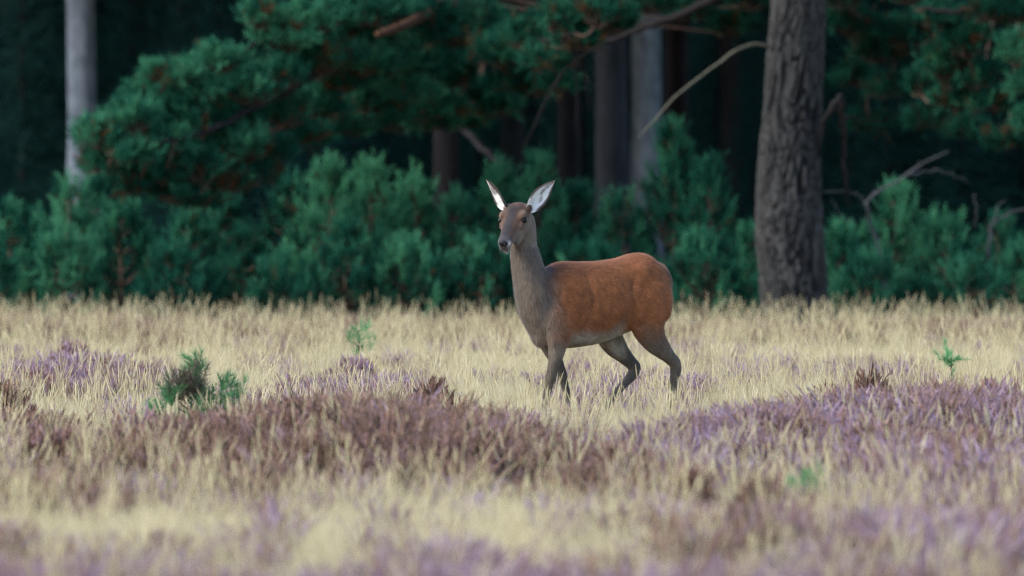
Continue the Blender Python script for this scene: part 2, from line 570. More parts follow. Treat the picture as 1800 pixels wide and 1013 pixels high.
CROWNS = []
for k in range(4):
    rg = np.random.default_rng(500 + k)
    fm, wm = MB(), MB()
    crown_cloud(fm, wm, rg, 5.4, 13.5, 3.9, 115)
    CROWNS.append((fm.mesh('crown', M['needle']), wm.mesh('limb', M['bark_orange'], True)))


def trunk_mesh(pts, rads, mat, nseg=40, nside=20, seed=0, rough=0.03, flute=3.0):
    p = spline(pts, nseg)
    r = np.interp(np.linspace(0, 1, nseg), np.linspace(0, 1, len(rads)), rads)
    mb = MB()
    tan = unit(np.gradient(p, axis=0))
    a = unit(np.cross(tan, np.array([0, 1.0, 0.02]))); b = np.cross(tan, a)
    th = np.arange(nside) / nside * 2 * math.pi
    c, s = np.cos(th), np.sin(th)
    P = np.stack([np.tile(c * flute, nseg), np.tile(s * flute, nseg), np.repeat(p[:, 2] * 1.3, nside)], 1)
    nzv = fbm(P, seed, 4).reshape(nseg, nside) - 0.5
    rr = r[:, None] * (1 + rough * 2 * nzv)
    ring = p[:, None] + rr[..., None] * (c[None, :, None] * a[:, None] + s[None, :, None] * b[:, None])
    i = np.arange(nseg - 1)[:, None] * nside; j = np.arange(nside)[None]; kk = (j + 1) % nside
    q = np.stack([i + j, i + kk, i + nside + kk, i + nside + j], -1).reshape(-1, 4)
    mb.add(ring.reshape(-1, 3), None, q, np.clip(nzv.ravel() + .5, 0, 1))
    return mb


def tall_tree(name, px, d, wpx, mat, seed, label, lean=0.0, group=None, cat='tree', crown=True):
    rg = np.random.default_rng(seed)
    x = (px - 900) / FPX * d
    r = wpx / FPX * d / 2
    z0 = gz(x, d)
    root = empty(name, (x, d, z0))
    H = rg.uniform(12.5, 14)
    mb = trunk_mesh([[0, 0, -.1], [lean * .3, 0, 2], [lean * .6, .1, 5], [lean + .2, .1, 9], [lean + .2, 0, H]], [r * 1.25, r * 1.02, r * .95, r * .7, r * .12], mat, 60, 18, seed, .06)
    mb.build('trunk', mat, root, True)
    if crown:
        c = CROWNS[seed % 4]
        o = bpy.data.objects.new('crown', c[0]); COL.link(o); o.parent = root
        o.rotation_euler = (0, 0, rg.random() * 6.28); o.location = (lean, 0, rg.uniform(-.3, .8))
        l = bpy.data.objects.new('limb', c[1]); COL.link(l); l.parent = root
        l.rotation_euler = o.rotation_euler; l.location = o.location
    tag(root, label, cat, group)
    return root


tall_tree('pale_trunked_tree', 146, 140, 50, M['bark_pale'], 1, 'straight pale blue-grey trunk standing alone left of the drooping pine branches', -.03)
tall_tree('grey_trunked_tree', 1080, 146, 56, M['bark_grey'], 2, 'dim grey trunk beside the paler straight trunk behind the deer', -.1)
tall_tree('pale_trunked_tree', 1136, 150, 52, M['bark_pale'], 3, 'pale grey straight trunk rising behind the tallest young pine', .02)
tall_tree('red_barked_tree', 1188, 156, 40, M['bark_red'], 4, 'dark reddish trunk right beside the pale trunk behind the tallest young pine', .05)
tall_tree('dark_trunked_tree', 1008, 158, 34, M['bark_dark'], 5, 'thin dark trunk deep in the wood left of the dim grey trunk', .1)
tall_tree('dark_trunked_tree', 928, 170, 36, M['bark_dark'], 6, 'faint grey trunk deep in the wood above the head of the deer', 0)
tall_tree('dark_trunked_tree', 1600, 160, 34, M['bark_dark'], 7, 'dark trunk in the gloom above the bleached dead branches', 0)
tall_tree('dark_trunked_tree', 330, 165, 36, M['bark_dark'], 8, 'dark trunk in the gloom between the pale trunk and the drooping branches', .1)
tall_tree('dark_trunked_tree', 1290, 150, 34, M['bark_dark'], 9, 'black thin trunk in the dark gap left of the big trunk', -.1)
# pines added unseen or deep in the gloom, so their crowns block the light
for k, (px, d) in enumerate([(-500, 124), (-250, 132), (560, 140), (1640, 140), (2050, 126), (2350, 134), (-700, 140), (-150, 150), (400, 158), (1420, 140),
                             (1890, 148), (2200, 152), (-420, 168), (1950, 170), (2400, 165), (1400, 124), (1395, 133), (-120, 126), (715, 133), (560, 128), (450, 134), (640, 141), (146, 149), (330, 150), (1082, 158), (1138, 162), (900, 142), (1000, 136), (1700, 132)]):
    tall_tree('shading_pine', px, d, 40, M['bark_dark'], 40 + k, 'added dark-trunked pine whose high crown shades the wood', 0, 'added pines shading the wood interior')


# spruces closing the depth of the wood
def spruce_mesh(seed):
    rg = np.random.default_rng(seed)
    fm, wm = MB(), MB()
    tube(wm, spline([[0, 0, -.1], [0, 0, 5], [0, 0, 12]], 10), np.linspace(.17, .02, 10), 7, .4)
    O, Dr, Ln = [], [], []
    z = .25
    while z < 11.5:
        L = 2.3 * (1 - z / 12.2) + .2
        for b in range(9):
            az = rg.random() * 6.28
            LL = L * rg.uniform(.7, 1.1)
            m = max(5, int(LL / .11))
            t = (np.arange(m) + rg.random(m)) / m
            out = np.stack([np.cos(az) * t * LL, np.sin(az) * t * LL, z - .28 * LL * t + .2 * LL * t * t], 1)
            O.append(out + rg.normal(0, .05, (m, 3)))
            Dr.append(unit(np.stack([np.full(m, math.cos(az)), np.full(m, math.sin(az)), np.full(m, -.2)], 1) + rg.normal(0, .6, (m, 3))))
            Ln.append(rg.uniform(.18, .34, m))
        z += .22
    o = np.concatenate(O)
    needles(fm, o, np.concatenate(Dr), np.concatenate(Ln), 9, .17, .022, np.clip(rg.normal(.55, .2, len(o)), .05, 1), rg)
    return fm.mesh('crown', M['needle_dark']), wm.mesh('trunk', M['bark_dark'], True)


SPR = [spruce_mesh(700 + k) for k in range(3)]
rg = np.random.default_rng(77)
k = 0
for d in (152, 166, 180, 194, 208, 220, 232):
    step = 2.6
    X = -d * .085
    while X < d * .085:
        x = X + rg.normal(0, .5); y = d + rg.normal(0, 2)
        X += step
        if d == 152 and -0.9 < x < 2.6:
            continue
        root = empty('dark_spruce', (x, y, gz(x, y)), rg.random() * 6.28)
        s = rg.uniform(.8, 1.15); root.scale = (s, s, s)
        for nm, me in zip(('crown', 'trunk'), SPR[k % 3]):
            o = bpy.data.objects.new(nm, me); COL.link(o); o.parent = root
        tag(root, 'dark spruce branched to the ground in the black depth of the wood', 'spruce', 'spruces filling the depth of the wood')
        k += 1

for px, d, s in [(235, 144, .42), (290, 143, .36), (345, 131, .40), (385, 128, .38), (440, 129.5, .42), (500, 128, .36), (560, 126.5, .4), (625, 127.5, .42), (690, 128.5, .38), (725, 130, .4), (840, 134, .3), (40, 147, .42), (-60, 143, .4),
                 (1262, 160, .4), (1325, 130, .25), (1500, 129, .4), (1560, 127, .42), (1625, 128, .4), (1690, 126.5, .38), (1745, 128, .42), (1800, 127, .4)]:
    x = (px - 900) / FPX * d
    root = empty('half_grown_spruce', (x, d, gz(x, d)), rg.random() * 6.28)
    root.scale = (s, s, s * rg.uniform(.9, 1.15))
    for nm, me in zip(('crown', 'trunk'), SPR[k % 3]):
        o = bpy.data.objects.new(nm, me); COL.link(o); o.parent = root
    tag(root, 'half-grown dark spruce in deep shade just behind the row of young pines', 'spruce', 'half-grown spruces under the pines')
    k += 1

# ------------------------------------------------------------------ the big pine at the forest edge
PD = 112.0


def big_pine():
    rg = np.random.default_rng(21)
    base = at(1397, 598, PD)
    z0 = gz(base[0], PD)
    root = empty('big_pine', (base[0], PD, z0))
    rows = [(600, 1340, 1462), (560, 1343, 1456), (530, 1339, 1455), (480, 1334, 1453), (430, 1328, 1450), (380, 1327, 1447), (330, 1329, 1443), (280, 1333, 1441), (220, 1339, 1443),
            (150, 1345, 1447), (80, 1350, 1449), (0, 1355, 1452), (-80, 1357, 1452)]
    zc, xc, rc = [], [], []
    for y, a, b in rows:
        p = at((a + b) / 2, y, PD)
        zc.append(p[2] - z0); xc.append(p[0] - base[0]); rc.append((b - a) / 2 / FPX * PD)
    for z, x, r in ((6, .1, .25), (9, .25, .19), (12, .2, .1), (14, .1, .03)):
        zc.append(z); xc.append(x); rc.append(r)
    zc[0] = -0.12
    zs = np.concatenate([np.linspace(-.12, 4.2, 520), np.linspace(4.25, 14, 60)])
    cx = np.interp(zs, zc, xc); rr = np.interp(zs, zc, rc)
    ker = np.ones(25) / 25
    pad = lambda a: np.convolve(np.pad(a, 12, mode='edge'), ker, 'valid')
    cx, rr = pad(cx), pad(rr)
    n = 190
    th = np.arange(n) / n * 2 * math.pi
    TH, ZZ = np.meshgrid(th, zs)
    tw = TH + ZZ * 0.10 + 0.25 * np.sin(ZZ * 1.1)
    P = np.stack([np.cos(tw) * 4.2, np.sin(tw) * 4.2, ZZ * 1.7], -1).reshape(-1, 3)
    w1 = fbm(P * np.array([.6, .6, 1.0]) + 9, 31, 2).reshape(TH.shape) - .5
    P2 = np.stack([np.cos(tw + w1 * .6) * 9.0, np.sin(tw + w1 * .6) * 9.0, ZZ * 4.6 + w1 * 4], -1).reshape(-1, 3)
    n1 = vnoise(P2, 3).reshape(TH.shape); n2 = vnoise(P2 * 2.1, 8).reshape(TH.shape); n3 = vnoise(P2 * np.array([4, 4, 6.]), 15).reshape(TH.shape)
    ridge = 1 - np.abs(n1 - .5) * 2.0
    r2 = 1 - np.abs(n2 - .5) * 2
    fur = np.maximum(sstep(.72, 1.0, ridge), .75 * sstep(.76, 1.0, r2))      # furrows between bark plates
    h = -fur * .032 + (n3 - .5) * .018 + (n1 - .5) * .02
    flare = np.exp(-np.maximum(ZZ, 0) / .22) * (.03 + .05 * (vnoise(np.stack([np.cos(th) * 1.6, np.sin(th) * 1.6, th * 0], 1), 4)[None] - .2))
    rad = rr[:, None] + (h + flare) * np.clip(rr[:, None] / .28, .2, 1)
    V = np.stack([cx[:, None] + rad * np.cos(TH), rad * np.sin(TH), ZZ], -1).reshape(-1, 3)
    m = len(zs)
    i = np.arange(m - 1)[:, None] * n; j = np.arange(n)[None]; kk = (j + 1) % n
    mb = MB(); mb.add(V, None, np.stack([i + j, i + kk, i + n + kk, i + n + j], -1).reshape(-1, 4), np.clip(.78 - fur * .75 + (n3 - .5) * .3, 0, 1).ravel())
    mb.build('trunk', M['bark'], root, True)
    c = CROWNS[2]
    o = bpy.data.objects.new('crown', c[0]); COL.link(o); o.parent = root; o.location = (.2, 0, .4)
    l = bpy.data.objects.new('limb', c[1]); COL.link(l); l.parent = root; l.location = (.2, 0, .4)

    def dead(name, pts, rads, mat, nn=26, wob=.012, sd=0, twigs=()):
        r2_ = np.random.default_rng(sd)
        P = spline([at(*q) - np.array([base[0], PD, z0]) for q in pts], nn)
        P[2:-1] += r2_.normal(0, wob, (nn - 3, 3))
        b = MB(); tube(b, P, np.interp(np.linspace(0, 1, nn), np.linspace(0, 1, len(rads)), rads), 7, .5)
        for tpts, tr in twigs:
            Q = spline([at(*q) - np.array([base[0], PD, z0]) for q in tpts], 9)
            tube(b, Q, np.linspace(tr, tr * .4, 9), 5, .5)
        o = b.build(name, mat, root, True)
        return o
    o = dead('dead_branch', [(1362, 85, 111.9), (1325, 78, 111.7), (1290, 92, 111.5), (1240, 128, 111.3), (1185, 172, 111.0), (1150, 212, 110.8), (1120, 242, 110.6)], [.016, .017, .015, .013, .011, .009, .005], M['dead_twig'], 30, .004, 1)
    o['label'] = 'long pale bent dead branch'
    dead('dead_branch', [(1438, 330, 112), (1437, 270, 111.9), (1447, 220, 111.8), (1464, 188, 111.7), (1480, 168, 111.7)], [.040, .030, .030, .034, .02], M['bark_dark'], 20, .012, 2)['label'] = 'grey curved branch stub'
    dead('dead_branch', [(1478, 168, 111.8), (1480, 210, 111.9), (1484, 260, 112), (1486, 310, 112), (1494, 362, 112.1)], [.03, .034, .028, .024, .01], M['black_wood'], 24, .008, 3,
         [([(1481, 215, 111.9), (1500, 205, 112), (1508, 230, 112.2), (1498, 250, 112.3)], .012), ([(1500, 208, 112), (1545, 215, 112.3), (1580, 200, 112.5), (1578, 170, 112.6)], .008)])['label'] = 'black hanging branch'
    # the limb that runs out of the top of the picture to the left
    dead('limb', [(1380, -60, 112.3), (1300, -25, 113), (1230, 10, 113.6), (1150, 42, 114), (1095, 62, 114.2), (1062, 76, 114.4)], [.07, .06, .045, .035, .028, .018], M['black_wood'], 24, .01, 4,
         [([(1105, 60, 114.2), (1040, 88, 114.6), (1010, 110, 114.8), (985, 130, 114.9)], .014), ([(990, 126, 114.9), (960, 175, 115), (938, 225, 115), (915, 268, 115.1)], .016),
          ([(1008, 100, 114.6), (1015, 170, 114.8), (1012, 210, 114.8), (1022, 240, 114.8)], .009), ([(1005, 90, 114.6), (1028, 130, 114.7), (1035, 180, 114.7), (1050, 190, 114.7)], .008)])
    tag(root, 'thick old pine with deeply furrowed grey bark standing at the grass edge', 'pine tree')


big_pine()


# ------------------------------------------------------------------ the drooping pine and its neighbour
def drooping_pine(name, tx, td, tw, limbs, pads, label, seed, limb_mats):
    rg = np.random.default_rng(seed)
    x = (tx - 900) / FPX * td
    z0 = gz(x, td)
    root = empty(name, (x, td, z0))
    org = np.array([x, td, z0])
    r = tw / FPX * td / 2
    trunk_mesh([[0, 0, -.1], [.05, 0, 2], [-.1, .05, 5], [0, .1, 9], [.1, 0, 13]], [r * 1.3, r, r * .95, r * .6, r * .1], M['black_wood'], 60, 20, seed, .08).build('trunk', M['black_wood'], root, True)
    c = CROWNS[seed % 4]
    o = bpy.data.objects.new('crown', c[0]); COL.link(o); o.parent = root; o.location = (0, 0, .5)
    LP = []
    for k, (pts, r0, r1) in enumerate(limbs):
        P = spline([at(*q) - org for q in pts], 24)
        P[1:-1] += rg.normal(0, .012, (22, 3))
        b = MB(); tube(b, P, np.linspace(r0, r1, 24) * (1 + rg.normal(0, .06, 24)), 8, .5)
        b.build('limb', M[limb_mats[k % len(limb_mats)]], root, True)
        LP.append(P)
    allp = np.concatenate(LP)
    fm, wm = MB(), MB()
    for (px, py, d, rpx, rpy, tl, br) in pads:
        c = at(px, py, d) - org
        rx, rz = rpx / FPX * d, rpy / FPX * d
        dist = np.linalg.norm((allp - c) * np.array([1, 1, .8]), axis=1)
        a = allp[np.argmin(dist)]
        # secondary branch to the pad, then the twigs
        root_pt = c + (a - c) * min(1, .55 * rx / max(np.linalg.norm(a - c), .01)) * .6 + np.array([0, 0, -rz * .5])
        if np.linalg.norm(a - root_pt) > .08:
            tube(wm, spline([a, (a + root_pt) / 2 + [0, 0, -.06], root_pt], 7), np.linspace(.02, .009, 7), 5, .5, False)
        grow_pad(fm, wm, root_pt, c, rx, rz, max(10, int(75 * rx * (rz + .15) / .16)), rg, br * .55, (tl - .05, tl + .35))
    fm.build('foliage', M['needle'], root)
    wm.build('twigs', M['twig'], root, True)['kind'] = 'stuff'
    tag(root, label, 'pine tree')
    return root


limbs = [
    ([(790, -150, 124), (800, -30, 120), (760, 20, 117), (700, 48, 115.5), (664, 60, 115)], .085, .035),
    ([(785, -60, 124), (700, 60, 119), (600, 110, 116.5), (520, 150, 115.5), (420, 205, 115), (330, 240, 114.6), (200, 262, 114.2)], .07, .014),
    ([(780, 60, 124), (680, 150, 119), (560, 190, 116.5), (480, 230, 115.6), (420, 290, 115.2), (370, 320, 115)], .05, .012),
    ([(780, -120, 124), (640, -20, 118), (540, 20, 116.4), (460, 70, 115.4), (380, 120, 115), (300, 135, 114.8)], .055, .012),
    ([(780, -40, 124), (840, 60, 119), (900, 60, 116.5), (960, 70, 115.6), (1010, 60, 115)], .05, .014),
    ([(776, 175, 123.8), (800, 210, 122.5), (840, 255, 121.5), (880, 290, 121)], .05, .03),
]
PADS = [
    # fill between the lobes
    (1220, 20, 123, 50, 34, .2, .05), (1290, 45, 123.5, 46, 34, .18, .05), (1320, 0, 123, 46, 30, .2, .05), (1150, 10, 122, 50, 30, .22, .06),
    (740, 215, 118, 45, 34, .4, .05), (800, 140, 117.5, 50, 40, .42, .06), (820, 215, 118.4, 40, 32, .36, .05), (880, 195, 118, 42, 34, .36, .06), (940, 160, 117, 42, 34, .38, .08), (985, 150, 116.4, 36, 28, .36, .1), (1020, 70, 115.4, 45, 36, .4, .1),
    (640, 65, 116.6, 55, 36, .5, .05), (690, 20, 116.4, 55, 36, .45, .06), (560, 190, 116.4, 50, 34, .42, .08), (610, 230, 117, 45, 28, .36, .08), (480, 270, 115.6, 45, 32, .42, .1), (300, 345, 115, 50, 26, .3, .15), (350, 355, 115.2, 45, 24, .28, .2),
    (180, 290, 114.6, 40, 28, .45, .06), (390, 240, 115.4, 50, 36, .5, .06), (310, 185, 115, 50, 34, .5, .06), (250, 170, 114.9, 36, 24, .5, .04), (520, 110, 115.8, 50, 36, .5, .05), (880, 80, 117, 50, 36, .4, .08), (760, 60, 117.4, 50, 36, .4, .1), (1090, 40, 115.4, 40, 28, .36, .1),
    # lower left lobe
    (175, 235, 114.4, 48, 38, .6, .04), (235, 205, 114.6, 55, 40, .55, .04), (220, 275, 114.4, 60, 38, .55, .06), (290, 250, 114.8, 60, 42, .6, .05), (335, 215, 115, 55, 36, .45, .15),
    (275, 310, 114.9, 60, 35, .35, .16), (345, 290, 115, 60, 40, .42, .12), (395, 325, 115.2, 55, 32, .3, .3), (230, 330, 114.8, 40, 25, .35, .15), (430, 255, 115.2, 55, 42, .6, .06), (450, 305, 115.4, 45, 30, .35, .18),
    # middle lobe
    (270, 130, 114.8, 22, 20, .6, .02), (320, 135, 114.8, 45, 34, .6, .04), (385, 105, 115, 45, 32, .6, .04), (360, 165, 115, 60, 36, .5, .06), (440, 150, 115.2, 60, 38, .55, .06), (420, 200, 115.4, 55, 35, .42, .12),
    (500, 195, 115.8, 55, 40, .5, .08), (490, 130, 115.4, 50, 36, .45, .1), (545, 245, 116, 40, 28, .4, .1),
    # upper centre
    (455, 25, 115.2, 38, 36, .6, .03), (500, 65, 115.4, 60, 40, .65, .03), (560, 30, 115.6, 60, 42, .6, .04), (580, 95, 115.8, 60, 42, .55, .05), (640, 20, 116, 50, 40, .45, .06), (640, 110, 116.2, 60, 40, .6, .04),
    (600, 150, 116.4, 55, 34, .4, .12), (690, 110, 116.6, 50, 38, .55, .05), (720, 165, 116.8, 55, 40, .6, .04), (700, 215, 117, 50, 35, .4, .08), (760, 120, 117, 50, 40, .4, .08), (775, 195, 117.6, 40, 36, .35, .08),
    (790, 70, 117, 60, 40, .35, .12), (740, 25, 117, 60, 30, .3, .2), (660, 180, 117, 50, 30, .38, .08),
    # upper right
    (850, 30, 117, 55, 38, .32, .14), (860, 100, 116.6, 55, 42, .38, .1), (930, 60, 116, 55, 40, .35, .14), (960, 110, 115.6, 45, 35, .35, .12), (990, 30, 115.4, 55, 38, .4, .1), (900, 150, 117, 40, 30, .3, .1),
    (1060, 20, 115, 55, 32, .35, .16), (840, 170, 118, 35, 28, .3, .06), (540, -30, 116, 70, 40, .5, .05), (680, -40, 117, 80, 40, .45, .05), (840, -40, 118, 80, 40, .4, .05), (1000, -40, 116, 70, 40, .4, .05),
]
drooping_pine('drooping_pine', 776, 124.5, 46, limbs, PADS, 'dark-trunked pine with long branches of blue-green needles drooping to the young pines', 31, ['bark_orange', 'bark_dark', 'bark_orange', 'bark_dark', 'black_wood', 'bark_dark'])

limbs2 = [
    ([(2000, -80, 120), (1800, 0, 122), (1640, 60, 123), (1500, 90, 123.5)], .05, .014),
    ([(2000, -200, 119), (1900, -60, 117), (1800, -10, 116), (1700, 20, 116), (1620, 15, 116.4)], .06, .015),
    ([(2000, -100, 119), (1930, 20, 117), (1860, 80, 115.6), (1800, 110, 115)], .05, .015),
    ([(2000, 0, 119), (1900, 90, 117.5), (1800, 130, 117), (1700, 150, 117), (1640, 170, 117.4)], .045, .012),
]
PADS2 = [(1490, 40, 122.5, 45, 36, .2, .05), (1540, 90, 123, 50, 40, .2, .05), (1590, 60, 122.5, 50, 40, .22, .06), (1500, 140, 123.4, 42, 36, .18, .05), (1570, 160, 123, 46, 36, .2, .05), (1630, 215, 122.5, 46, 34, .2, .05), (1530, 220, 123.6, 42, 30, .18, .04), (1700, 235, 122, 46, 32, .22, .05), (1480, -10, 122, 55, 36, .22, .06), (1770, 250, 121.5, 44, 30, .24, .05),
         (1650, 30, 116.6, 45, 36, .42, .12), (1700, 70, 116.6, 50, 40, .35, .1), (1655, 110, 117, 45, 40, .35, .14), (1720, 130, 117, 50, 40, .38, .08), (1680, 175, 117.3, 45, 36, .4, .06), (1745, 185, 117, 40, 34, .36, .06),
         (1790, 90, 115, 40, 40, .65, .08), (1815, 150, 115, 40, 40, .6, .05), (1750, 20, 116, 55, 36, .32, .14), (1800, 30, 116, 45, 34, .4, .1), (1830, 220, 115.2, 50, 40, .5, .05), (1600, -20, 117, 60, 36, .3, .12), (1700, -40, 117, 70, 36, .3, .1),
         (1620, 150, 118, 36, 34, .3, .08)]
drooping_pine('drooping_pine', 2010, 119.5, 90, limbs2, PADS2, 'pine whose needle sprays hang in beyond the big furrowed trunk', 33, ['bark_dark'])


# bleached dead boughs lying among the young pines on the right
def dead_bough(label, chains, seed):
    rg = np.random.default_rng(seed)
    p0 = at(*chains[0][0][0]); z0 = gz(p0[0], p0[1])
    root = empty('dead_bough', (p0[0], p0[1], z0))
    org = np.array([p0[0], p0[1], z0])
    for k, (pts, r0, r1) in enumerate(chains):
        n = 14
        P = spline([at(*q) - org for q in pts], n)
        P[1:-1] += rg.normal(0, .010, (n - 2, 3))
        b = MB(); tube(b, P, np.linspace(r0, r1, n) * .52 * (1 + rg.normal(0, .08, n)), 6, .5)
        b.build('stem' if k == 0 else 'side_branch', M['dead_wood'], root, True)
    tag(root, label, 'dead branch', 'bleached dead boughs')


dead_bough('forked bleached dead bough arching over the square-topped young pine',
           [([(1560, 560, 116.4), (1540, 410, 116.4), (1520, 365, 116.2), (1545, 335, 116.2), (1590, 312, 116.2), (1625, 288, 116.2), (1668, 266, 116.2)], .05, .012),
            ([(1595, 308, 116.2), (1650, 300, 116.3), (1706, 322, 116.4)], .026, .008), ([(1522, 362, 116.2), (1510, 345, 116.2), (1490, 338, 116.1), (1445, 338, 116)], .022, .007),
            ([(1500, 390, 116.3), (1475, 380, 116.2), (1462, 350, 116.1)], .024, .008), ([(1606, 300, 116.2), (1612, 290, 116.2), (1618, 282, 116.2)], .014, .005)], 3)
dead_bough('bleached dead bough curving up behind the last young pines of the row',
           [([(1740, 590, 116.8), (1738, 430, 116.6), (1748, 392, 116.6), (1775, 374, 116.6), (1810, 366, 116.6)], .045, .014), ([(1713, 400, 116.6), (1716, 370, 116.5), (1714, 342, 116.5)], .022, .009),
            ([(1742, 405, 116.6), (1755, 365, 116.6), (1768, 352, 116.7)], .018, .006)], 5)

# ------------------------------------------------------------------ heath: grass and heather
# heather density patches: photo x, row of the tops, half width, half depth in metres along the view, amount, purple
PATCH = [
    (600, 760, 1.0, 3.2, .92, .07), (470, 790, .6, 2.2, .5, .12), (770, 780, .7, 2.6, .9, .12), (980, 800, .7, 2.2, .4, .25), (720, 700, .5, 2.6, .7, .08),
    (1400, 760, .8, 3.0, .85, .52), (1650, 745, 1.1, 4.0, 1.0, .42), (1760, 800, .8, 3.0, .9, .46), (1260, 765, .4, 2.2, .5, .58), (1530, 700, .4, 2.5, .9, .05),
    (130, 640, .45, 2.5, .75, .5), (10, 740, .4, 2.6, .65, .12), (90, 810, .45, 2.0, .45, .18), (240, 745, .45, 2.0, .38, .42), (600, 665, .55, 3.2, .5, .5), (430, 670, .45, 2.6, .3, .5), (1130, 650, .5, 4, .22, .55),
    (1500, 900, .7, 1.8, .6, .55), (1650, 920, .6, 2.0, .6, .55), (1320, 900, .35, 1.6, .85, .04), (1000, 985, .9, 1.6, .55, .55), (350, 985, .6, 1.5, .4, .5), (60, 960, .4, 1.5, .35, .45), (760, 960, .5, 1.5, .45, .6), (1750, 985, .5, 1.5, .45, .4),
]
PT = []
for (px, py, rx, ry, am, hu) in PATCH:
    d = (CAM_H - .32) * FPX / (py - HOR)
    PT.append(((px - 900) / FPX * d, d, rx, ry, am, hu))


def heath(x, y):
    a = np.zeros_like(x); h = np.zeros_like(x); w = np.zeros_like(x) + 1e-6
    nz = np.clip((fbm(np.stack([x * 1.6, y * .6, x * 0], 1), 91, 3) - .5) * 1.7 + .5, 0, 1)
    for (cx, cyy, rx, ry, am, hu) in PT:
        g = am * np.exp(-(((x - cx) / rx) ** 2 + ((y - cyy) / ry) ** 2) ** 1.3)
        a = np.maximum(a, g); h += g * hu; w += g
    return np.clip(a * (0.35 + nz * 1.1), 0, 1), h / w, a


def scatter(n, dmin, dmax, rg, pad=.6):
    # uniform over the wedge the view covers (a little wider, so a step aside still stands in grass)
    y = np.sqrt(rg.random(n) * (dmax ** 2 - dmin ** 2) + dmin ** 2)
    x = (rg.random(n) * 2 - 1) * (y * .0465 + pad)
    return x, y


def proto(name, mb, mat):
    return bpy.data.objects.new(name, mb.mesh(name, mat))


def grass_tuft(seed, nb, hmin, hmax, rad, wid, tint, lean=.35, seg=3):
    rg = np.random.default_rng(seed)
    mb = MB()
    n = nb
    a = rg.random(n) * 6.28; r = rad * np.sqrt(rg.random(n))
    b = np.stack([np.cos(a) * r, np.sin(a) * r, np.full(n, -.03)], 1)
    h = rg.uniform(hmin, hmax, n)
    ln = rg.normal(0, lean, (n, 2)) + np.stack([np.cos(a), np.sin(a)], 1) * .12
    side = unit(np.concatenate([rg.normal(size=(n, 2)), np.zeros((n, 1))], 1)) * wid * .5 * rg.uniform(.6, 1.3, (n, 1))
    tn = np.clip(rg.normal(tint, .2, n), 0, 1)
    vs = []
    for k in range(seg):
        t = k / seg
        c = b + np.concatenate([ln * (h * t ** 1.8)[:, None], (h * t)[:, None]], 1)
        w = 1 - t * .55
        vs += [c - side * w, c + side * w]
    tip = b + np.concatenate([ln * h[:, None], (h * (1 - .12 * np.linalg.norm(ln, axis=1)))[:, None]], 1)
    vs.append(tip)
    V = np.stack(vs, 1)
    st = V.shape[1]
    base = (np.arange(n) * st)[:, None]
    quads = np.concatenate([base + np.array([2 * k, 2 * k + 1, 2 * k + 3, 2 * k + 2])[None] for k in range(seg - 1)])
    tris = base + np.array([2 * seg - 2, 2 * seg - 1, 2 * seg])[None]
    mb.add(V.reshape(-1, 3), tris, quads, np.repeat(tn, st))
    return mb


def stalk_tuft(seed, n=5):
    """tall flowering grass stalks with a narrow seed head"""
    rg = np.random.default_rng(seed)
    mb = MB()
    for k in range(n):
        a = rg.random() * 6.28; h = rg.uniform(.24, .42); l = rg.normal(0, .16, 2)
        P = spline([[math.cos(a) * .06, math.sin(a) * .06, -.03], [l[0] * h * .3, l[1] * h * .3, h * .5], [l[0] * h, l[1] * h, h]], 6)
        tn = float(np.clip(rg.normal(.74, .14), 0, .88))
        tube(mb, P, np.linspace(.0016, .001, 6), 3, tn, False)
        t2 = P[-1] + (P[-1] - P[-2]) * 1.1
        tube(mb, spline([P[-1] - (P[-1] - P[-2]) * .5, (P[-1] + t2) / 2, t2], 5), np.array([.001, .0026, .003, .0022, .0006]), 4, max(0, tn - .12), False)
    return mb


def heather_tuft(seed, n=52, rad=.13, hmin=.14, hmax=.32):
    rg = np.random.default_rng(seed)
    mb = MB()
    for k in range(n):
        a = rg.random() * 6.28; r = rad * math.sqrt(rg.random())
        h = rg.uniform(hmin, hmax); l = rg.normal(0, .2, 2) + np.array([math.cos(a), math.sin(a)]) * .25
        b = np.array([math.cos(a) * r * .5, math.sin(a) * r * .5, -.02])
        e = b + np.array([l[0] * h, l[1] * h, h])
        md = b + np.array([l[0] * h * .5, l[1] * h * .5, h * .68])
        tube(mb, [b, md], [.003, .002], 3, .18, False)
        fl = rg.random() < .75
        tn = rg.uniform(.55, .95) if fl else rg.uniform(.2, .4)
        tube(mb, spline([md, (md + e) / 2 + rg.normal(0, .006, 3), e], 4), np.array([.0015, .0042 if fl else .003, .004 if fl else .0028, .001]), 4, tn, False)
        for s in range(6):
            q = b + (md - b) * rg.uniform(.55, 1) if s % 2 else md + (e - md) * rg.uniform(0, .6)
            e2 = q + unit(np.array([rg.normal(), rg.normal(), 1.1])) * rg.uniform(.025, .055)
            tube(mb, [q, (q + e2) / 2, e2], [.001, .0038 if fl else .003, .0008], 3, tn * rg.uniform(.85, 1.05), False)
    return mb


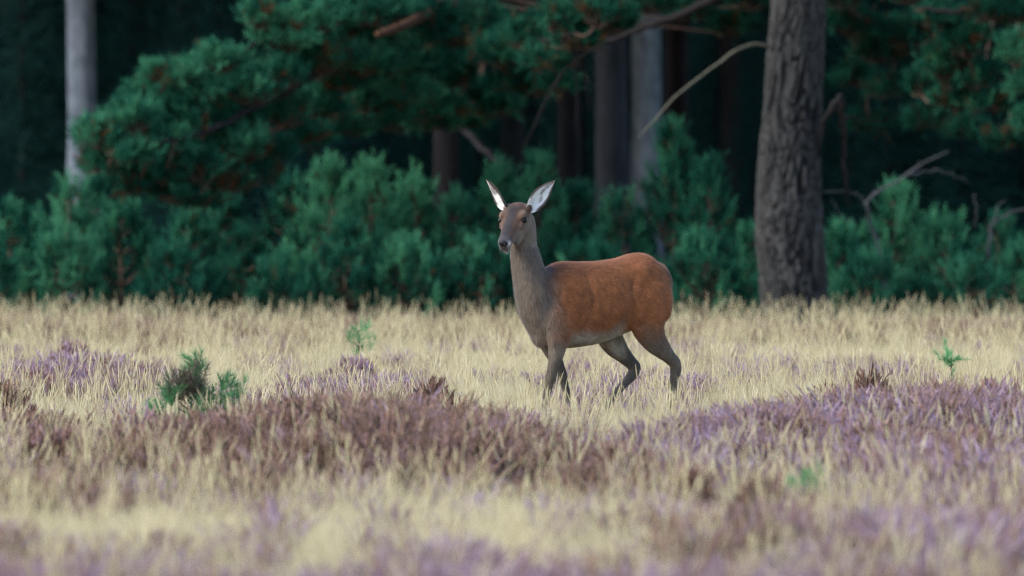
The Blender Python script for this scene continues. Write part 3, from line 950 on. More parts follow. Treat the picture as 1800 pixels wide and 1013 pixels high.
def scatter_object(name, protos, x, y, sc, hue, label, cat, rg, tilt=.12):
    n = len(x)
    me = bpy.data.meshes.new(name)
    me.vertices.add(n)
    z = ground_z(x, y)
    me.vertices.foreach_set('co', np.stack([x, y, z], 1).astype(np.float32).ravel())
    def fa(nm, typ, val, key='value'):
        a = me.attributes.new(nm, typ, 'POINT'); a.data.foreach_set(key, val.ravel())
    fa('idx', 'INT', rg.integers(0, len(protos), n).astype(np.int32))
    fa('hue', 'FLOAT', hue.astype(np.float32))
    fa('rot', 'FLOAT_VECTOR', np.stack([rg.normal(0, tilt, n), rg.normal(0, tilt, n), rg.random(n) * 6.28], 1).astype(np.float32), 'vector')
    fa('siz', 'FLOAT', sc.astype(np.float32))
    o = bpy.data.objects.new(name, me); COL.link(o)
    ng = bpy.data.node_groups.new(name + '_nodes', 'GeometryNodeTree')
    ng.interface.new_socket('Geometry', in_out='INPUT', socket_type='NodeSocketGeometry')
    ng.interface.new_socket('Geometry', in_out='OUTPUT', socket_type='NodeSocketGeometry')
    N, Lk = ng.nodes, ng.links
    gi, go = N.new('NodeGroupInput'), N.new('NodeGroupOutput')
    jn = N.new('GeometryNodeJoinGeometry')
    for p in protos:
        oi = N.new('GeometryNodeObjectInfo'); oi.inputs['Object'].default_value = p
        oi.inputs['As Instance'].default_value = False
        g2 = N.new('GeometryNodeGeometryToInstance')
        Lk.new(oi.outputs['Geometry'], g2.inputs[0]); Lk.new(g2.outputs[0], jn.inputs[0])
    ip = N.new('GeometryNodeInstanceOnPoints')
    Lk.new(gi.outputs[0], ip.inputs['Points']); Lk.new(jn.outputs[0], ip.inputs['Instance'])
    ip.inputs['Pick Instance'].default_value = True
    def na(nm, typ):
        a = N.new('GeometryNodeInputNamedAttribute'); a.data_type = typ; a.inputs[0].default_value = nm
        return a.outputs[0]
    Lk.new(na('idx', 'INT'), ip.inputs['Instance Index'])
    er = N.new('FunctionNodeEulerToRotation')
    Lk.new(na('rot', 'FLOAT_VECTOR'), er.inputs[0]); Lk.new(er.outputs[0], ip.inputs['Rotation'])
    Lk.new(na('siz', 'FLOAT'), ip.inputs['Scale'])
    Lk.new(ip.outputs[0], go.inputs[0])
    md = o.modifiers.new('scatter', 'NODES'); md.node_group = ng
    me.materials.append(protos[0].data.materials[0])
    tag(o, label, cat, None, 'stuff')
    return o


HB = [
    (600, 722, 61, 190, .32, 'largest rusty brown heather bush, left of the deer across the open grass'),
    (505, 742, 60.5, 150, .38, 'brown mauve heather bush on the pine seedling side of the largest bush'),
    (690, 735, 60, 170, .3, 'dark brown heather bush on the deer side of the largest bush'),
    (410, 770, 60, 110, .4, 'small faded heather bush in front of the pine seedling with the dead clump'),
    (760, 690, 69, 110, .25, 'small dark brown heather bush behind the rusty mound, towards the deer'),
    (840, 790, 58.5, 150, .42, 'mauve brown heather bush between the rusty mound and the open straw grass'),
    (960, 780, 60.5, 120, .5, 'sparse purple heather bush in front of the front hooves of the deer'),
    (1090, 800, 58, 150, .4, 'greyish brown heather bush in the grass below the belly of the deer'),
    (1530, 672, 70, 90, .22, 'darkest brown upright heather bush crowning the purple mound'),
    (1640, 690, 67, 180, .6, 'broad purple brown heather bush on the top of the purple mound'),
    (1750, 690, 66, 170, .62, 'purple heather bush with violet spikes at the end of the mound'),
    (1420, 725, 66, 150, .66, 'violet heather bush at the straw grass end of the purple mound'),
    (1300, 735, 66.5, 110, .72, 'small bright violet heather bush apart from the purple mound'),
    (1560, 760, 61, 180, .5, 'brown purple heather bush low on the front of the mound'),
    (1720, 775, 60, 190, .55, 'wide purple heather bush at the foot of the mound'),
    (1340, 862, 51.5, 110, .22, 'dark brown blurred heather tuft beside the tiny bright pine seedling'),
    (1215, 850, 53.5, 80, .3, 'small brown heather tuft in pale grass before the purple mound'),
    (130, 618, 85, 100, .7, 'small violet heather bush with dark base alone in far straw grass'),
    (15, 690, 70, 90, .32, 'dull brown heather bush at the edge of the straw grass by the violet one'),
    (90, 770, 61, 170, .38, 'faded brown heather bush below the lone violet bush'),
    (245, 740, 64, 130, .6, 'mauve heather bush in the grass just before the pine seedling with dead clump'),
    (620, 640, 84, 90, .75, 'bright violet heather bush near the feathery green seedling'),
]

rg = np.random.default_rng(5)
# fine straw grass
GP = [proto('grass_tuft', grass_tuft(900 + k, 84, .05, .26, .14, .0019, .64, .45), M['straw']) for k in range(9)]
x, y = scatter(23000, 38, 110.5, rg)
am, hu, a0 = heath(x, y)
keep = rg.random(len(x)) > np.maximum(am, a0 * .55) * .93
keep &= rg.random(len(x)) < 1 - .75 * sstep(104, 113, y + 6 * (fbm(np.stack([x * .9, y * .3, x * 0], 1), 71, 3) - .5))
bald = fbm(np.stack([x * .8, y * .35, x * 0], 1), 44, 3)
keep &= rg.random(len(x)) < .45 + bald
for (px, top, d, wpx, hue_, lab_) in HB:
    cx = (px - 900) / FPX * d; w_ = wpx / FPX * d * .55
    keep &= ~((np.abs(x - cx) < w_) & (y > d - w_ - 1.3) & (y < d + w_) & (rg.random(len(x)) < .8))
x, y = x[keep], y[keep]
sc = rg.uniform(.6, 1.2, len(x)) * (.55 + .8 * fbm(np.stack([x * 1.1, y * .4, x * 0], 1), 12, 3)) * (1 - .45 * am[keep]) * (1 - .32 * sstep(92, 110, y))
hue = np.clip(rg.normal(.52, .12, len(x)) - .30 * sstep(92, 108, y) - .22 * am[keep], 0, 1)  # tint darkens towards the trees, standing in for their shade
ex = rg.normal(.62, .18, 60); ey = rg.uniform(72.6, 73.7, 60)
x, y = np.concatenate([x, ex]), np.concatenate([y, ey]); sc = np.concatenate([sc, rg.uniform(.8, 1.2, 60)]); hue = np.concatenate([hue, rg.normal(.52, .1, 60)])
scatter_object('dry_grass', GP, x, y, sc, hue, 'fine straw-coloured dry grass covering the heath', 'grass', rg)
# tall stalks
SP = [proto('grass_stalks', stalk_tuft(950 + k), M['straw']) for k in range(5)]
x, y = scatter(4200, 40, 113, rg)
sc = rg.uniform(.7, 1.1, len(x)); hue = np.clip(rg.normal(.45, .12, len(x)) - .15 * sstep(104, 114, y), 0, 1)  # stalk tint also darkened near the trees to paint in shade
scatter_object('tall_grass_stalks', SP, x, y, sc, hue, 'tall thin grass stalks with narrow seed heads above the dry grass', 'grass', rg, .1)
# taller, duller grass where the heath meets the young pines
RP = [proto('rough_grass_tuft', grass_tuft(1200 + k, 22, .16, .52, .12, .0026, .42, .38, 4), M['straw']) for k in range(6)]
x, y = scatter(3200, 103, 115.5, rg)
kp = rg.random(len(x)) < .75 * sstep(.44, .68, fbm(np.stack([x * 1.0, y * .4, x * 0], 1), 37, 3))
x, y = x[kp], y[kp]
scatter_object('rough_grass', RP, x, y, rg.uniform(.35, .75, len(x)) + .35 * (rg.random(len(x)) < .12), np.clip(rg.normal(.30, .14, len(x)), 0, 1), 'taller dull olive-brown grass wisps along the foot of the young pines', 'grass', rg, .12)
# heather sprigs
HP = [proto('heather_tuft', heather_tuft(980 + k), M['heather']) for k in range(6)]
x, y = scatter(36000, 38, 114, rg)
am, hu, a0 = heath(x, y)
bgd = .10 * sstep(.5, .62, fbm(np.stack([x * 1.1, y * .35, x * 0], 1), 63, 3)) * sstep(108, 98, y)
edge = .30 * sstep(101, 108, y) * sstep(.38, .6, fbm(np.stack([x * 1.2, y * .4, x * 0], 1), 29, 3))      # dull heather at the wood's edge
keep = rg.random(len(x)) < np.maximum(np.maximum(am, a0 * .45), np.maximum(bgd * .5, edge))
x, y, am, hu = x[keep], y[keep], am[keep], np.where(am[keep] > .06, hu[keep], np.where(y[keep] > 102, .0, .52))
scatter_object('heather', HP, x, y, rg.uniform(.7, 1.15, len(x)) * (.85 + .45 * am), np.clip(hu + rg.normal(0, .14, len(x)), 0, 1), 'purple and brown heather sprigs growing through the dry grass', 'heather', rg)


# distinct heather bushes
def heather_bush(px, top, d, wpx, hue, label, seed):
    rg = np.random.default_rng(seed)
    x = (px - 900) / FPX * d
    z0 = gz(x, d)
    h = at(px, top, d)[2] - z0
    w = wpx / FPX * d / 2 * 1.2
    h *= 1.18
    root = empty('heather_bush', (x, d, z0))
    wm, fm = MB(), MB()
    n = int(np.clip(120 + 1900 * w * h, 150, 800))
    for k in range(n):
        a = rg.random() * 6.28; f = math.sqrt(rg.random())
        e = np.array([math.cos(a) * f * w, math.sin(a) * f * w * .9, h * (1 - .6 * f ** 2) * rg.uniform(.65, 1.04)])
        b = np.array([math.cos(a) * f * w * .3, math.sin(a) * f * w * .3, -.03])
        md = b + (e - b) * .5 + np.array([0, 0, h * .1]) + rg.normal(0, .02, 3)
        P = spline([b, md, e], 5)
        if k % 3 == 0:
            tube(wm, P[:4], np.linspace(.005, .002, 4), 3, .4, False)
        m = 20
        i = rg.uniform(1.2, 4, m); i0 = np.minimum(i.astype(int), 3)
        q = P[i0] + (P[i0 + 1] - P[i0]) * (i - i0)[:, None]
        dr = unit(unit(P[i0 + 1] - P[i0]) + rg.normal(0, .45, (m, 3)) + [0, 0, .5])
        L = rg.uniform(.03, .085, m)[:, None]
        sd = unit(np.cross(dr, rg.normal(size=(m, 3)))) * rg.uniform(.004, .0075, m)[:, None]
        V = np.stack([q, q + dr * L * .5 - sd, q + dr * L * .5 + sd, q + dr * L], 1).reshape(-1, 3)
        bi = np.arange(m)[:, None] * 4
        tn = np.clip(rg.normal(hue - .04, .16) + rg.normal(0, .14, m), 0, 1)
        fm.add(V, np.concatenate([bi + [[0, 1, 2]], bi + [[1, 3, 2]]]), None, np.repeat(tn, 4))
    wm.build('stems', M['twig'], root)
    fm.build('sprigs', M['heather_shrub'], root)
    tag(root, label, 'heather bush', 'heather bushes on the heath')


for k, a in enumerate(HB):
    heather_bush(*a, 300 + k)


# pine seedlings in the grass
def seedling(px, top, d, label, tufts, seed, needle=.06, k=46):
    rg = np.random.default_rng(seed)
    x = (px - 900) / FPX * d
    z0 = gz(x, d); org = np.array([x, d, z0])
    root = empty('pine_seedling', org)
    wm, fm = MB(), MB()
    tp = at(px, top, d) - org
    st = spline([[0, 0, -.03], [.01, 0, tp[2] * .5], [0, 0, tp[2] * .92]], 8)
    tube(wm, st, np.linspace(.011, .005, 8), 5, .4)
    for (ux, uy, rpx, n, tl) in tufts:
        c = at(ux, uy, d + rg.normal(0, .06)) - org
        s = st[np.argmin(np.abs(st[:, 2] - max(.04, c[2] - abs(c[0]) * .7)))]
        tube(wm, spline([s, (s + c) / 2 + [0, 0, -.02], c], 5), np.linspace(.006, .003, 5), 4, .4, False)
        r = rpx / FPX * d
        o = c + rg.normal(0, .45, (n, 3)) * r
        dd = unit(unit(c - s) * .5 + np.array([0, 0, .8]) + rg.normal(0, .6, (n, 3)))
        needles(fm, o, dd, rg.uniform(.05, .1, n), k, needle, .004, np.clip(rg.normal(tl, .1, n), 0, 1), rg)
    wm.build('stem', M['twig'], root, True)
    fm.build('needles', M['needle_green'], root)
    tag(root, label, 'pine seedling', 'pine seedlings in the heath')


seedling(343, 615, 67.5, 'pine seedling with a single green top tuft above a dead grey-brown clump', [(344, 640, 17, 8, .7), (340, 665, 12, 4, .5), (325, 690, 28, 34, .02), (345, 692, 24, 24, .03), (335, 672, 16, 8, .06), (300, 690, 14, 5, .4), (405, 690, 22, 14, .65), (368, 712, 20, 9, .45), (305, 712, 20, 8, .5), (272, 735, 16, 5, .6), (395, 720, 18, 7, .6),
                                                                                                 (285, 728, 22, 9, .6), (350, 730, 22, 7, .5), (375, 735, 16, 5, .6)], 1)
seedling(630, 572, 88, 'feathery yellow-green pine seedling poking out of the far grass', [(632, 580, 12, 4, .8), (622, 600, 16, 5, .8), (642, 602, 16, 5, .7), (632, 618, 18, 5, .7)], 2, .08, 26)
seedling(1671, 622, 80, 'thin bright green pine seedling in straw grass behind the purple mound', [(1664, 632, 8, 4, .95), (1678, 630, 8, 4, .9), (1672, 648, 9, 4, .85), (1674, 668, 7, 2, .8)], 3, .05)
seedling(1421, 850, 55, 'tiny bright green pine seedling beside the dark brown heather tuft', [(1412, 858, 15, 5, .85), (1432, 860, 15, 5, .8), (1422, 875, 16, 4, .7)], 4, .05)
seedling(1757, 695, 68.5, 'tiny green pine seedling poking from the violet end of the purple mound', [(1757, 704, 11, 4, .85), (1750, 712, 8, 2, .7)], 5, .05)


# ------------------------------------------------------------------ the deer
def deer():
    rg = np.random.default_rng(3)
    YAW = R(33.0); ca, sa = math.cos(YAW), math.sin(YAW)
    ox = (1065 - 900) / FPX * DEER_D
    z0 = gz(ox, DEER_D)
    root = empty('deer', (ox, DEER_D, z0))
    F = np.array([-ca, -sa, 0]); L = np.array([sa, -ca, 0]); U = np.array([0, 0, 1.0])

    def W(s, l, z):                       # body frame (forward, left, up) -> scene offset from root
        return s * F + l * L + z * U

    parts = MB()

    def loft(rings, n=28, ex=2.0):
        """rings: (centre, vecA, vecB)"""
        th = np.arange(n) / n * 2 * math.pi
        c, s = np.cos(th), np.sin(th)
        cc = np.sign(c) * np.abs(c) ** (2 / ex); ss = np.sign(s) * np.abs(s) ** (2 / ex)
        V = np.concatenate([np.asarray(C) + cc[:, None] * np.asarray(A) + ss[:, None] * np.asarray(B) for C, A, B in rings])
        m = len(rings)
        i = np.arange(m - 1)[:, None] * n; j = np.arange(n)[None]; k = (j + 1) % n
        q = np.stack([i + j, i + k, i + n + k, i + n + j], -1).reshape(-1, 4)
        V = np.vstack([V, [rings[0][0]], [rings[-1][0]]])
        a = m * n; jj = np.arange(n); kk = (jj + 1) % n
        t = np.concatenate([np.stack([np.full(n, a), kk, jj], 1), np.stack([np.full(n, a + 1), (m - 1) * n + jj, (m - 1) * n + kk], 1)])
        parts.add(V, t, q)

    def smooth_rings(keys, n):
        K = spline(np.array(keys, float), n)
        return K

    # trunk: s, top, bottom, half width
    tk = smooth_rings([(.635, .93, .82, .03), (.61, .98, .735, .08), (.545, 1.03, .645, .125), (.43, 1.115, .59, .165), (.34, 1.14, .58, .183), (.22, 1.138, .585, .198), (.08, 1.14, .608, .206),
                       (-.08, 1.158, .655, .200), (-.20, 1.188, .70, .195), (-.29, 1.188, .735, .183), (-.36, 1.15, .745, .165), (-.42, 1.09, .80, .13), (-.455, 1.02, .86, .07)], 44)
    loft([(W(s, 0, (t + b) / 2), L * max(w, .01), U * max((t - b) / 2, .01)) for s, t, b, w in tk], 36, 2.15)
    # spine ridge: slim so the back is not a barrel
    # neck: s, l, z, half width(lateral), half depth(fore-aft along neck normal), tilt
    nk = smooth_rings([(.44, 0, .70, .12, .12), (.485, 0, .82, .14, .155), (.54, .0, .945, .13, .148), (.598, .005, 1.06, .106, .110), (.632, .012, 1.17, .092, .094), (.652, .02, 1.27, .083, .084), (.662, .03, 1.36, .08, .082), (.672, .035, 1.43, .07, .075)], 22)
    cs = [W(a, b, c) for a, b, c, _, _ in nk]
    tg = unit(np.gradient(np.array(cs), axis=0))
    rr = []
    for k in range(len(nk)):
        lat = unit(L - tg[k] * np.dot(L, tg[k])); fo = np.cross(tg[k], lat)
        rr.append((cs[k], lat * nk[k][3], fo * nk[k][4]))
    loft(rr, 30, 2.1)

    def limb(pts, n=36, flat=1.0):
        """pts: s,l,z,radius fore-aft, radius lateral"""
        K = smooth_rings(pts, n)
        C = np.array([W(*k[:3]) for k in K])
        tg = unit(np.gradient(C, axis=0))
        r = []
        for k in range(n):
            lat = unit(L - tg[k] * np.dot(L, tg[k])); fo = np.cross(tg[k], lat)
            g_ = 1 + .14 * float(sstep(.70, .55, K[k][2]))
            r.append((C[k], lat * max(K[k][4], .006) * g_, fo * max(K[k][3], .006) * g_))
        loft(r, 20, 2.0)

    # near (left) fore leg reaching forward
    limb([(.40, .075, .93, .09, .045), (.43, .115, .80, .115, .07), (.445, .125, .68, .085, .06), (.452, .12, .60, .058, .048), (.47, .112, .50, .038, .035), (.487, .105, .425, .031, .03), (.498, .10, .385, .033, .031), (.508, .10, .345, .024, .024),
          (.532, .095, .24, .021, .02), (.558, .09, .135, .024, .023), (.566, .09, .11, .027, .026), (.585, .09, .065, .02, .022), (.592, .09, .05, .022, .024)], 46)
    # far (right) fore leg, trailing
    limb([(.38, -.075, .92, .09, .045), (.40, -.115, .78, .105, .065), (.385, -.115, .66, .075, .055), (.36, -.11, .58, .052, .044), (.315, -.10, .49, .036, .033), (.285, -.095, .42, .03, .029), (.275, -.095, .385, .032, .03), (.262, -.09, .34, .023, .023),
          (.235, -.085, .24, .02, .02), (.21, -.08, .135, .023, .022), (.208, -.08, .11, .026, .025), (.222, -.08, .065, .02, .022), (.228, -.08, .05, .022, .024)], 46)
    # near (left) hind leg pushing back
    limb([(-.25, .10, 1.04, .15, .075), (-.245, .125, .92, .185, .09), (-.235, .135, .80, .175, .085), (-.245, .135, .71, .125, .07), (-.29, .13, .63, .085, .055), (-.36, .125, .565, .056, .042), (-.425, .12, .51, .039, .033), (-.462, .118, .475, .036, .03), (-.470, .115, .43, .034, .028),
          (-.462, .113, .38, .027, .024), (-.45, .11, .30, .023, .022), (-.435, .108, .15, .025, .024), (-.428, .108, .115, .029, .027), (-.41, .108, .065, .021, .023), (-.403, .108, .05, .023, .025)], 56)
    # far (right) hind leg swinging forward, hoof just lifted
    limb([(-.22, -.09, 1.02, .14, .07), (-.17, -.12, .88, .16, .085), (-.11, -.13, .76, .13, .08), (-.10, -.13, .68, .10, .065), (-.145, -.125, .60, .075, .05), (-.215, -.12, .53, .05, .04), (-.275, -.115, .475, .038, .032), (-.302, -.113, .447, .036, .03),
          (-.285, -.112, .405, .033, .027), (-.24, -.11, .36, .026, .023), (-.17, -.108, .30, .022, .021), (-.085, -.105, .225, .023, .022), (-.06, -.105, .20, .027, .026), (-.05, -.105, .15, .021, .022), (-.047, -.105, .13, .022, .024)], 56)
    # haunch point, hip and tail
    def blob(c, a, b, cvec):
        n = 9
        ph = np.linspace(.12, math.pi - .12, n)
        loft([(np.asarray(c) + np.asarray(a) * math.cos(p), np.asarray(b) * math.sin(p), np.asarray(cvec) * math.sin(p)) for p in ph], 20)
    blob(W(-.365, .085, .985), F * .09, L * .065, U * .13)
    blob(W(-.365, -.085, .985), F * .09, L * .065, U * .13)
    blob(W(-.36, 0, 1.08), F * .10, L * .10, U * .06)
    blob(W(.34, .125, .85), F * .17, L * .05, U * .20)      # shoulder blade
    blob(W(.34, -.125, .85), F * .17, L * .05, U * .20)
    blob(W(.465, .10, .79), F * .10, L * .06, U * .13)       # point of shoulder
    blob(W(.465, -.10, .79), F * .10, L * .06, U * .13)
    blob(W(.48, 0, .70), F * .10, L * .10, U * .12)          # brisket
    tl = [W(-.42, 0, 1.085), W(-.452, 0, 1.055), W(-.468, 0, .99), W(-.468, 0, .90)]
    K = spline(np.array(tl), 10)
    loft([(K[i], L * r, F * r * .7) for i, r in enumerate(np.interp(np.arange(10), [0, 3, 6, 9], [.03, .034, .028, .010]))], 14)

    # head: frame at the poll
    hy, hp = R(24), R(41)
    hd = np.array([-math.sin(hy) * math.cos(hp), -math.cos(hy) * math.cos(hp), -math.sin(hp)])     # towards the nose
    hl = unit(np.cross(np.array([0, 0, 1.0]), np.array([hd[0], hd[1], 0])))                          # deer's left
    hu = np.cross(hd, hl)
    px2 = lambda X, Y: at(X, Y, DEER_D) - np.array([ox, DEER_D, z0])
    h0 = px2(911, 372); h0[1] = W(.672, .035, 1.45)[1] - .02
    Hh = lambda t, l, u: h0 + hd * t + hl * l + hu * u
    # t, half width, up, down
    hk = smooth_rings([(-.055, .035, .015, .03), (-.045, .062, .04, .065), (-.01, .086, .062, .10), (.04, .094, .069, .118), (.085, .092, .066, .116), (.125, .080, .055, .105), (.165, .065, .047, .09), (.205, .054, .042, .075), (.245, .047, .039, .063),
                       (.28, .046, .037, .056), (.305, .042, .030, .049), (.322, .031, .018, .034), (.328, .014, .004, .014)], 34)
    loft([(Hh(t, 0, (u - dn) / 2), hl * max(w, .005), hu * max((u + dn) / 2, .005)) for t, w, u, dn in hk], 28, 2.25)
    for sgn in (1, -1):
        blob(Hh(.078, sgn * .068, .042), hd * .042, hl * .028, hu * .021)       # brow
        blob(Hh(.118, sgn * .070, -.004), hd * .045, hl * .020, hu * .028)      # cheekbone below the eye
        blob(Hh(.055, sgn * .060, -.065), hd * .075, hl * .028, hu * .05)       # jaw
        blob(Hh(.302, sgn * .024, .004), hd * .022, hl * .016, hu * .020)       # nostril wing
        blob(Hh(-.005, sgn * .070, .022), hd * .035, hl * .03, hu * .03)        # ear base
        blob(Hh(.15, sgn * .034, -.082), hd * .085, hl * .028, hu * .03)        # lower jaw
    blob(Hh(.285, 0, -.050), hd * .034, hl * .026, hu * .014)                   # lower lip and chin
    blob(Hh(.03, 0, -.08), hd * .07, hl * .055, hu * .05)                       # throat

    raw = bpy.data.objects.new('deer_raw', parts.mesh('deer_raw', None)); COL.link(raw)
    rm = raw.modifiers.new('rm', 'REMESH'); rm.mode = 'VOXEL'; rm.voxel_size = .0065; rm.use_smooth_shade = True
    sm = raw.modifiers.new('sm', 'SMOOTH'); sm.factor = .5; sm.iterations = 9
    dg = bpy.context.evaluated_depsgraph_get()
    me = bpy.data.meshes.new_from_object(raw.evaluated_get(dg))
    bpy.data.objects.remove(raw)
    # even out the muscle masses below the head
    nv = len(me.vertices)
    co = np.empty(nv * 3, np.float32); me.vertices.foreach_get('co', co); co = co.reshape(-1, 3).astype(float)
    ed = np.empty(len(me.edges) * 2, np.int32); me.edges.foreach_get('vertices', ed); ed = ed.reshape(-1, 2)
    deg = np.bincount(ed.ravel(), minlength=nv)[:, None]
    wt = (sstep(1.25, 1.1, co[:, 2]) * sstep(.5, .68, co[:, 2]))[:, None] * .6
    for it in range(28):
        acc = np.zeros_like(co)
        for c3 in range(3):
            acc[:, c3] = np.bincount(ed[:, 0], co[ed[:, 1], c3], nv) + np.bincount(ed[:, 1], co[ed[:, 0], c3], nv)
        co = co + wt * (acc / np.maximum(deg, 1) - co)
    me.vertices.foreach_set('co', co.astype(np.float32).ravel()); me.update()
    no = np.empty(nv * 3, np.float32); me.vertices.foreach_get('normal', no); no = no.reshape(-1, 3).astype(float)
    s_, l_, z_ = co @ F, np.abs(co @ L), co[:, 2]
    side = sstep(.03, .10, l_)

    def line(p, wd):                                   # distance to a polyline in the side view
        P_ = spline(np.array(p, float), 24)
        dd = np.min(np.hypot(s_[:, None] - P_[None, :, 0], z_[:, None] - P_[None, :, 1]), axis=1)
        return np.exp(-(dd / wd) ** 2)
    disp = -.011 * line([(.255, 1.04), (.225, .92), (.25, .78), (.30, .68)], .022) * side          # behind the shoulder blade
    disp += -.008 * line([(.43, 1.02), (.46, .90), (.42, .80)], .02) * side                         # in front of it
    disp += .007 * line([(.37, 1.06), (.33, .95), (.37, .82)], .035) * side
    disp += -.013 * line([(-.10, 1.02), (-.075, .90), (-.10, .78), (-.13, .72)], .026) * side        # flank fold before the haunch
    disp += -.014 * np.exp(-(((s_ + .06) / .075) ** 2 + ((z_ - 1.0) / .07) ** 2)) * side             # flank hollow
    disp += .010 * np.exp(-(((s_ + .19) / .04) ** 2 + ((z_ - 1.09) / .035) ** 2)) * side             # hip bone
    disp += -.007 * line([(-.36, 1.0), (-.33, .88), (-.34, .76)], .02) * side                        # hamstring line
    disp += .0007 * np.sin(s_ * 2 * math.pi / .045 + z_ * 6) * sstep(-.06, .02, s_) * sstep(.24, .17, s_) * sstep(.62, .7, z_) * sstep(1.1, 1.0, z_) * side   # ribs
    disp += -.006 * line([(.60, 1.25), (.56, 1.08), (.50, .92)], .02) * sstep(.03, .07, l_)          # groove along the neck
    co = co + no * disp[:, None]
    me.vertices.foreach_set('co', co.astype(np.float32).ravel()); me.update()
    me.name = 'body'
    nv = len(me.vertices)
    co = np.empty(nv * 3, np.float32); me.vertices.foreach_get('co', co); co = co.reshape(-1, 3).astype(float)
    no = np.empty(nv * 3, np.float32); me.vertices.foreach_get('normal', no); no = no.reshape(-1, 3).astype(float)

    # coat colours: markings, height and side tones, shade painted on the far legs
    def coat(P):
        s = P @ F; l = P @ L; z = P[:, 2]
        q = P - h0
        t = q @ hd; hl_ = q @ hl; hu_ = q @ hu
        nz = fbm(P * 9 + 3, 2, 3) - .5
        nf = fbm(P * np.array([40, 40, 28.]), 6, 2) - .5
        s = s + nz * .10; z2 = z + nz * .08
        C = np.tile(np.array([.235, .083, .030]), (len(P), 1))
        def mix(mask, col):
            nonlocal C
            m = np.clip(mask, 0, 1)[:, None]
            C = C * (1 - m) + np.array(col) * m
        mix(sstep(.95, 1.2, z2) * .35 * sstep(-.5, 0, -s + .2), (.24, .092, .038))  # back slightly lighter
        mix(sstep(.82, .68, z2) * .35, (.165, .062, .029))  # lower flank darker
        # haunch greyer behind
        mix(sstep(-.33, -.43, s) * .45 * sstep(.6, .8, z), (.19, .11, .068))
        mix(sstep(.80, .66, z2) * sstep(-.1, -.2, s) * .6, (.15, .095, .064))
        # front: grey-brown neck and chest
        front = np.maximum(sstep(.41, .57, s + (z - .95) * -.05), sstep(1.16, 1.2, z) * sstep(.2, .4, s))
        mix(front, (.145, .113, .090))
        mix(front * sstep(.62, .56, np.abs(s - .0)) * 0, (.1, .1, .1))
        mix(front * sstep(.02, -.06, l) * .6, (.20, .17, .14))  # neck and chest paler towards the deer's right side
        mix(front * sstep(.55, .40, np.abs(z - .80) + .25) * sstep(.0, .12, l) * .6, (.17, .12, .082))
        # slate patch at the neck base
        mix(np.exp(-(((s - .47) / .06) ** 2 + ((z - 1.09) / .05) ** 2)) * .85, (.055, .048, .052))
        mix(np.exp(-(((s - .53) / .05) ** 2 + ((z - .88) / .10) ** 2 + ((l - .09) / .06) ** 2)) * .55, (.075, .072, .08))
        # belly and groin
        line = .665 + .165 * sstep(.1, -.25, s)
        belly = sstep(line + .055, line - .045, z2) * sstep(.42, .34, s) * sstep(-.24, -.15, s) * (z > .5)
        belly = belly * np.maximum(sstep(-.08, 0, s), sstep(.13, .07, np.abs(l)))
        mix(belly, (.30, .275, .24))
        mix(sstep(.72, .66, z2) * sstep(-.08, -.16, s) * sstep(-.27, -.2, s) * sstep(.09, .05, np.abs(l)), (.20, .175, .145))
        # legs
        legs = sstep(.66, .56, z2)
        mix(legs * (s > .15), (.142, .112, .084))
        mix(sstep(.68, .56, z2) * (s <= .15) * (1 - belly), (.12, .092, .07))
        mix(sstep(.54, .44, z2), (.112, .086, .062))
        mix(sstep(.02, -.02, l) * sstep(.66, .58, z2) * (1 - belly) * .6, (.060, .056, .054))  # shade painted into the colour of the far-side legs
        # rump patch with dark rim, tail
        rump = sstep(-.415, -.44, s) * sstep(.78, .84, z)
        mix(rump * .7 * sstep(.14, .08, np.abs(l)), (.24, .175, .11))
        mix(np.exp(-(((np.abs(l) - .125) / .022) ** 2)) * sstep(-.38, -.42, s) * sstep(.8, .9, z) * .7, (.05, .042, .042))
        # head
        hm = sstep(-.05, .0, t) * (z > 1.2)
        mix(hm, (.090, .050, .034))
        mix(hm * sstep(.035, .06, np.abs(hl_)) * sstep(.03, -.02, hu_) * .85, (.165, .130, .105))        # greyish cheek
        mix(hm * sstep(.0, -.05, hu_) * .6, (.15, .125, .104))
        br = np.exp(-(hl_ / (.036 + .014 * sstep(.1, .0, t))) ** 4) * sstep(-.01, .05, t) * sstep(-.01, .02, hu_)
        mix(hm * br * .97, (.026, .022, .026))                                                            # dark bridge of the nose
        mix(hm * sstep(.25, .29, t) * sstep(-.03, .0, hu_), (.045, .040, .044))
        for sg in (1, -1):
            e = Hh(.098, sg * .082, .022)
            r = np.linalg.norm((P - e), axis=1)
            mix(np.exp(-(r / .045) ** 2) * .5, (.155, .098, .066))
            mix(np.exp(-(np.linalg.norm(P - Hh(.072, sg * .078, .048), axis=1) / .02) ** 2) * .45, (.22, .16, .12))
            mix(np.exp(-(np.linalg.norm(P - Hh(.100, sg * .085, .017), axis=1) / .027) ** 4) * .85, (.03, .024, .022))
            mix(np.exp(-(np.linalg.norm(P - Hh(.132, sg * .074, .006), axis=1) / .014) ** 2) * .7, (.05, .035, .03))
            mix(np.exp(-(np.linalg.norm(P - Hh(.306, sg * .040, -.006), axis=1) / .017) ** 2) * .95, (.58, .55, .53))
            mix(np.exp(-(np.linalg.norm(P - Hh(.265, sg * .05, -.022), axis=1) / .016) ** 2) * .8, (.06, .05, .05))
        mix(hm * sstep(-.036, -.046, hu_) * sstep(.235, .265, t), (.58, .54, .50))                         # white chin
        mix(hm * np.exp(-((hu_ + .036) / .006) ** 2) * sstep(.23, .26, t) * .9, (.03, .025, .025))         # mouth line
        return np.clip(C * (1 + nf[:, None] * .6 + nz[:, None] * .4), 0, 1)

    C = coat(co)
    ca_ = me.attributes.new('coat', 'FLOAT_COLOR', 'POINT')
    ca_.data.foreach_set('color', np.hstack([C, np.ones((nv, 1))]).astype(np.float32).ravel())

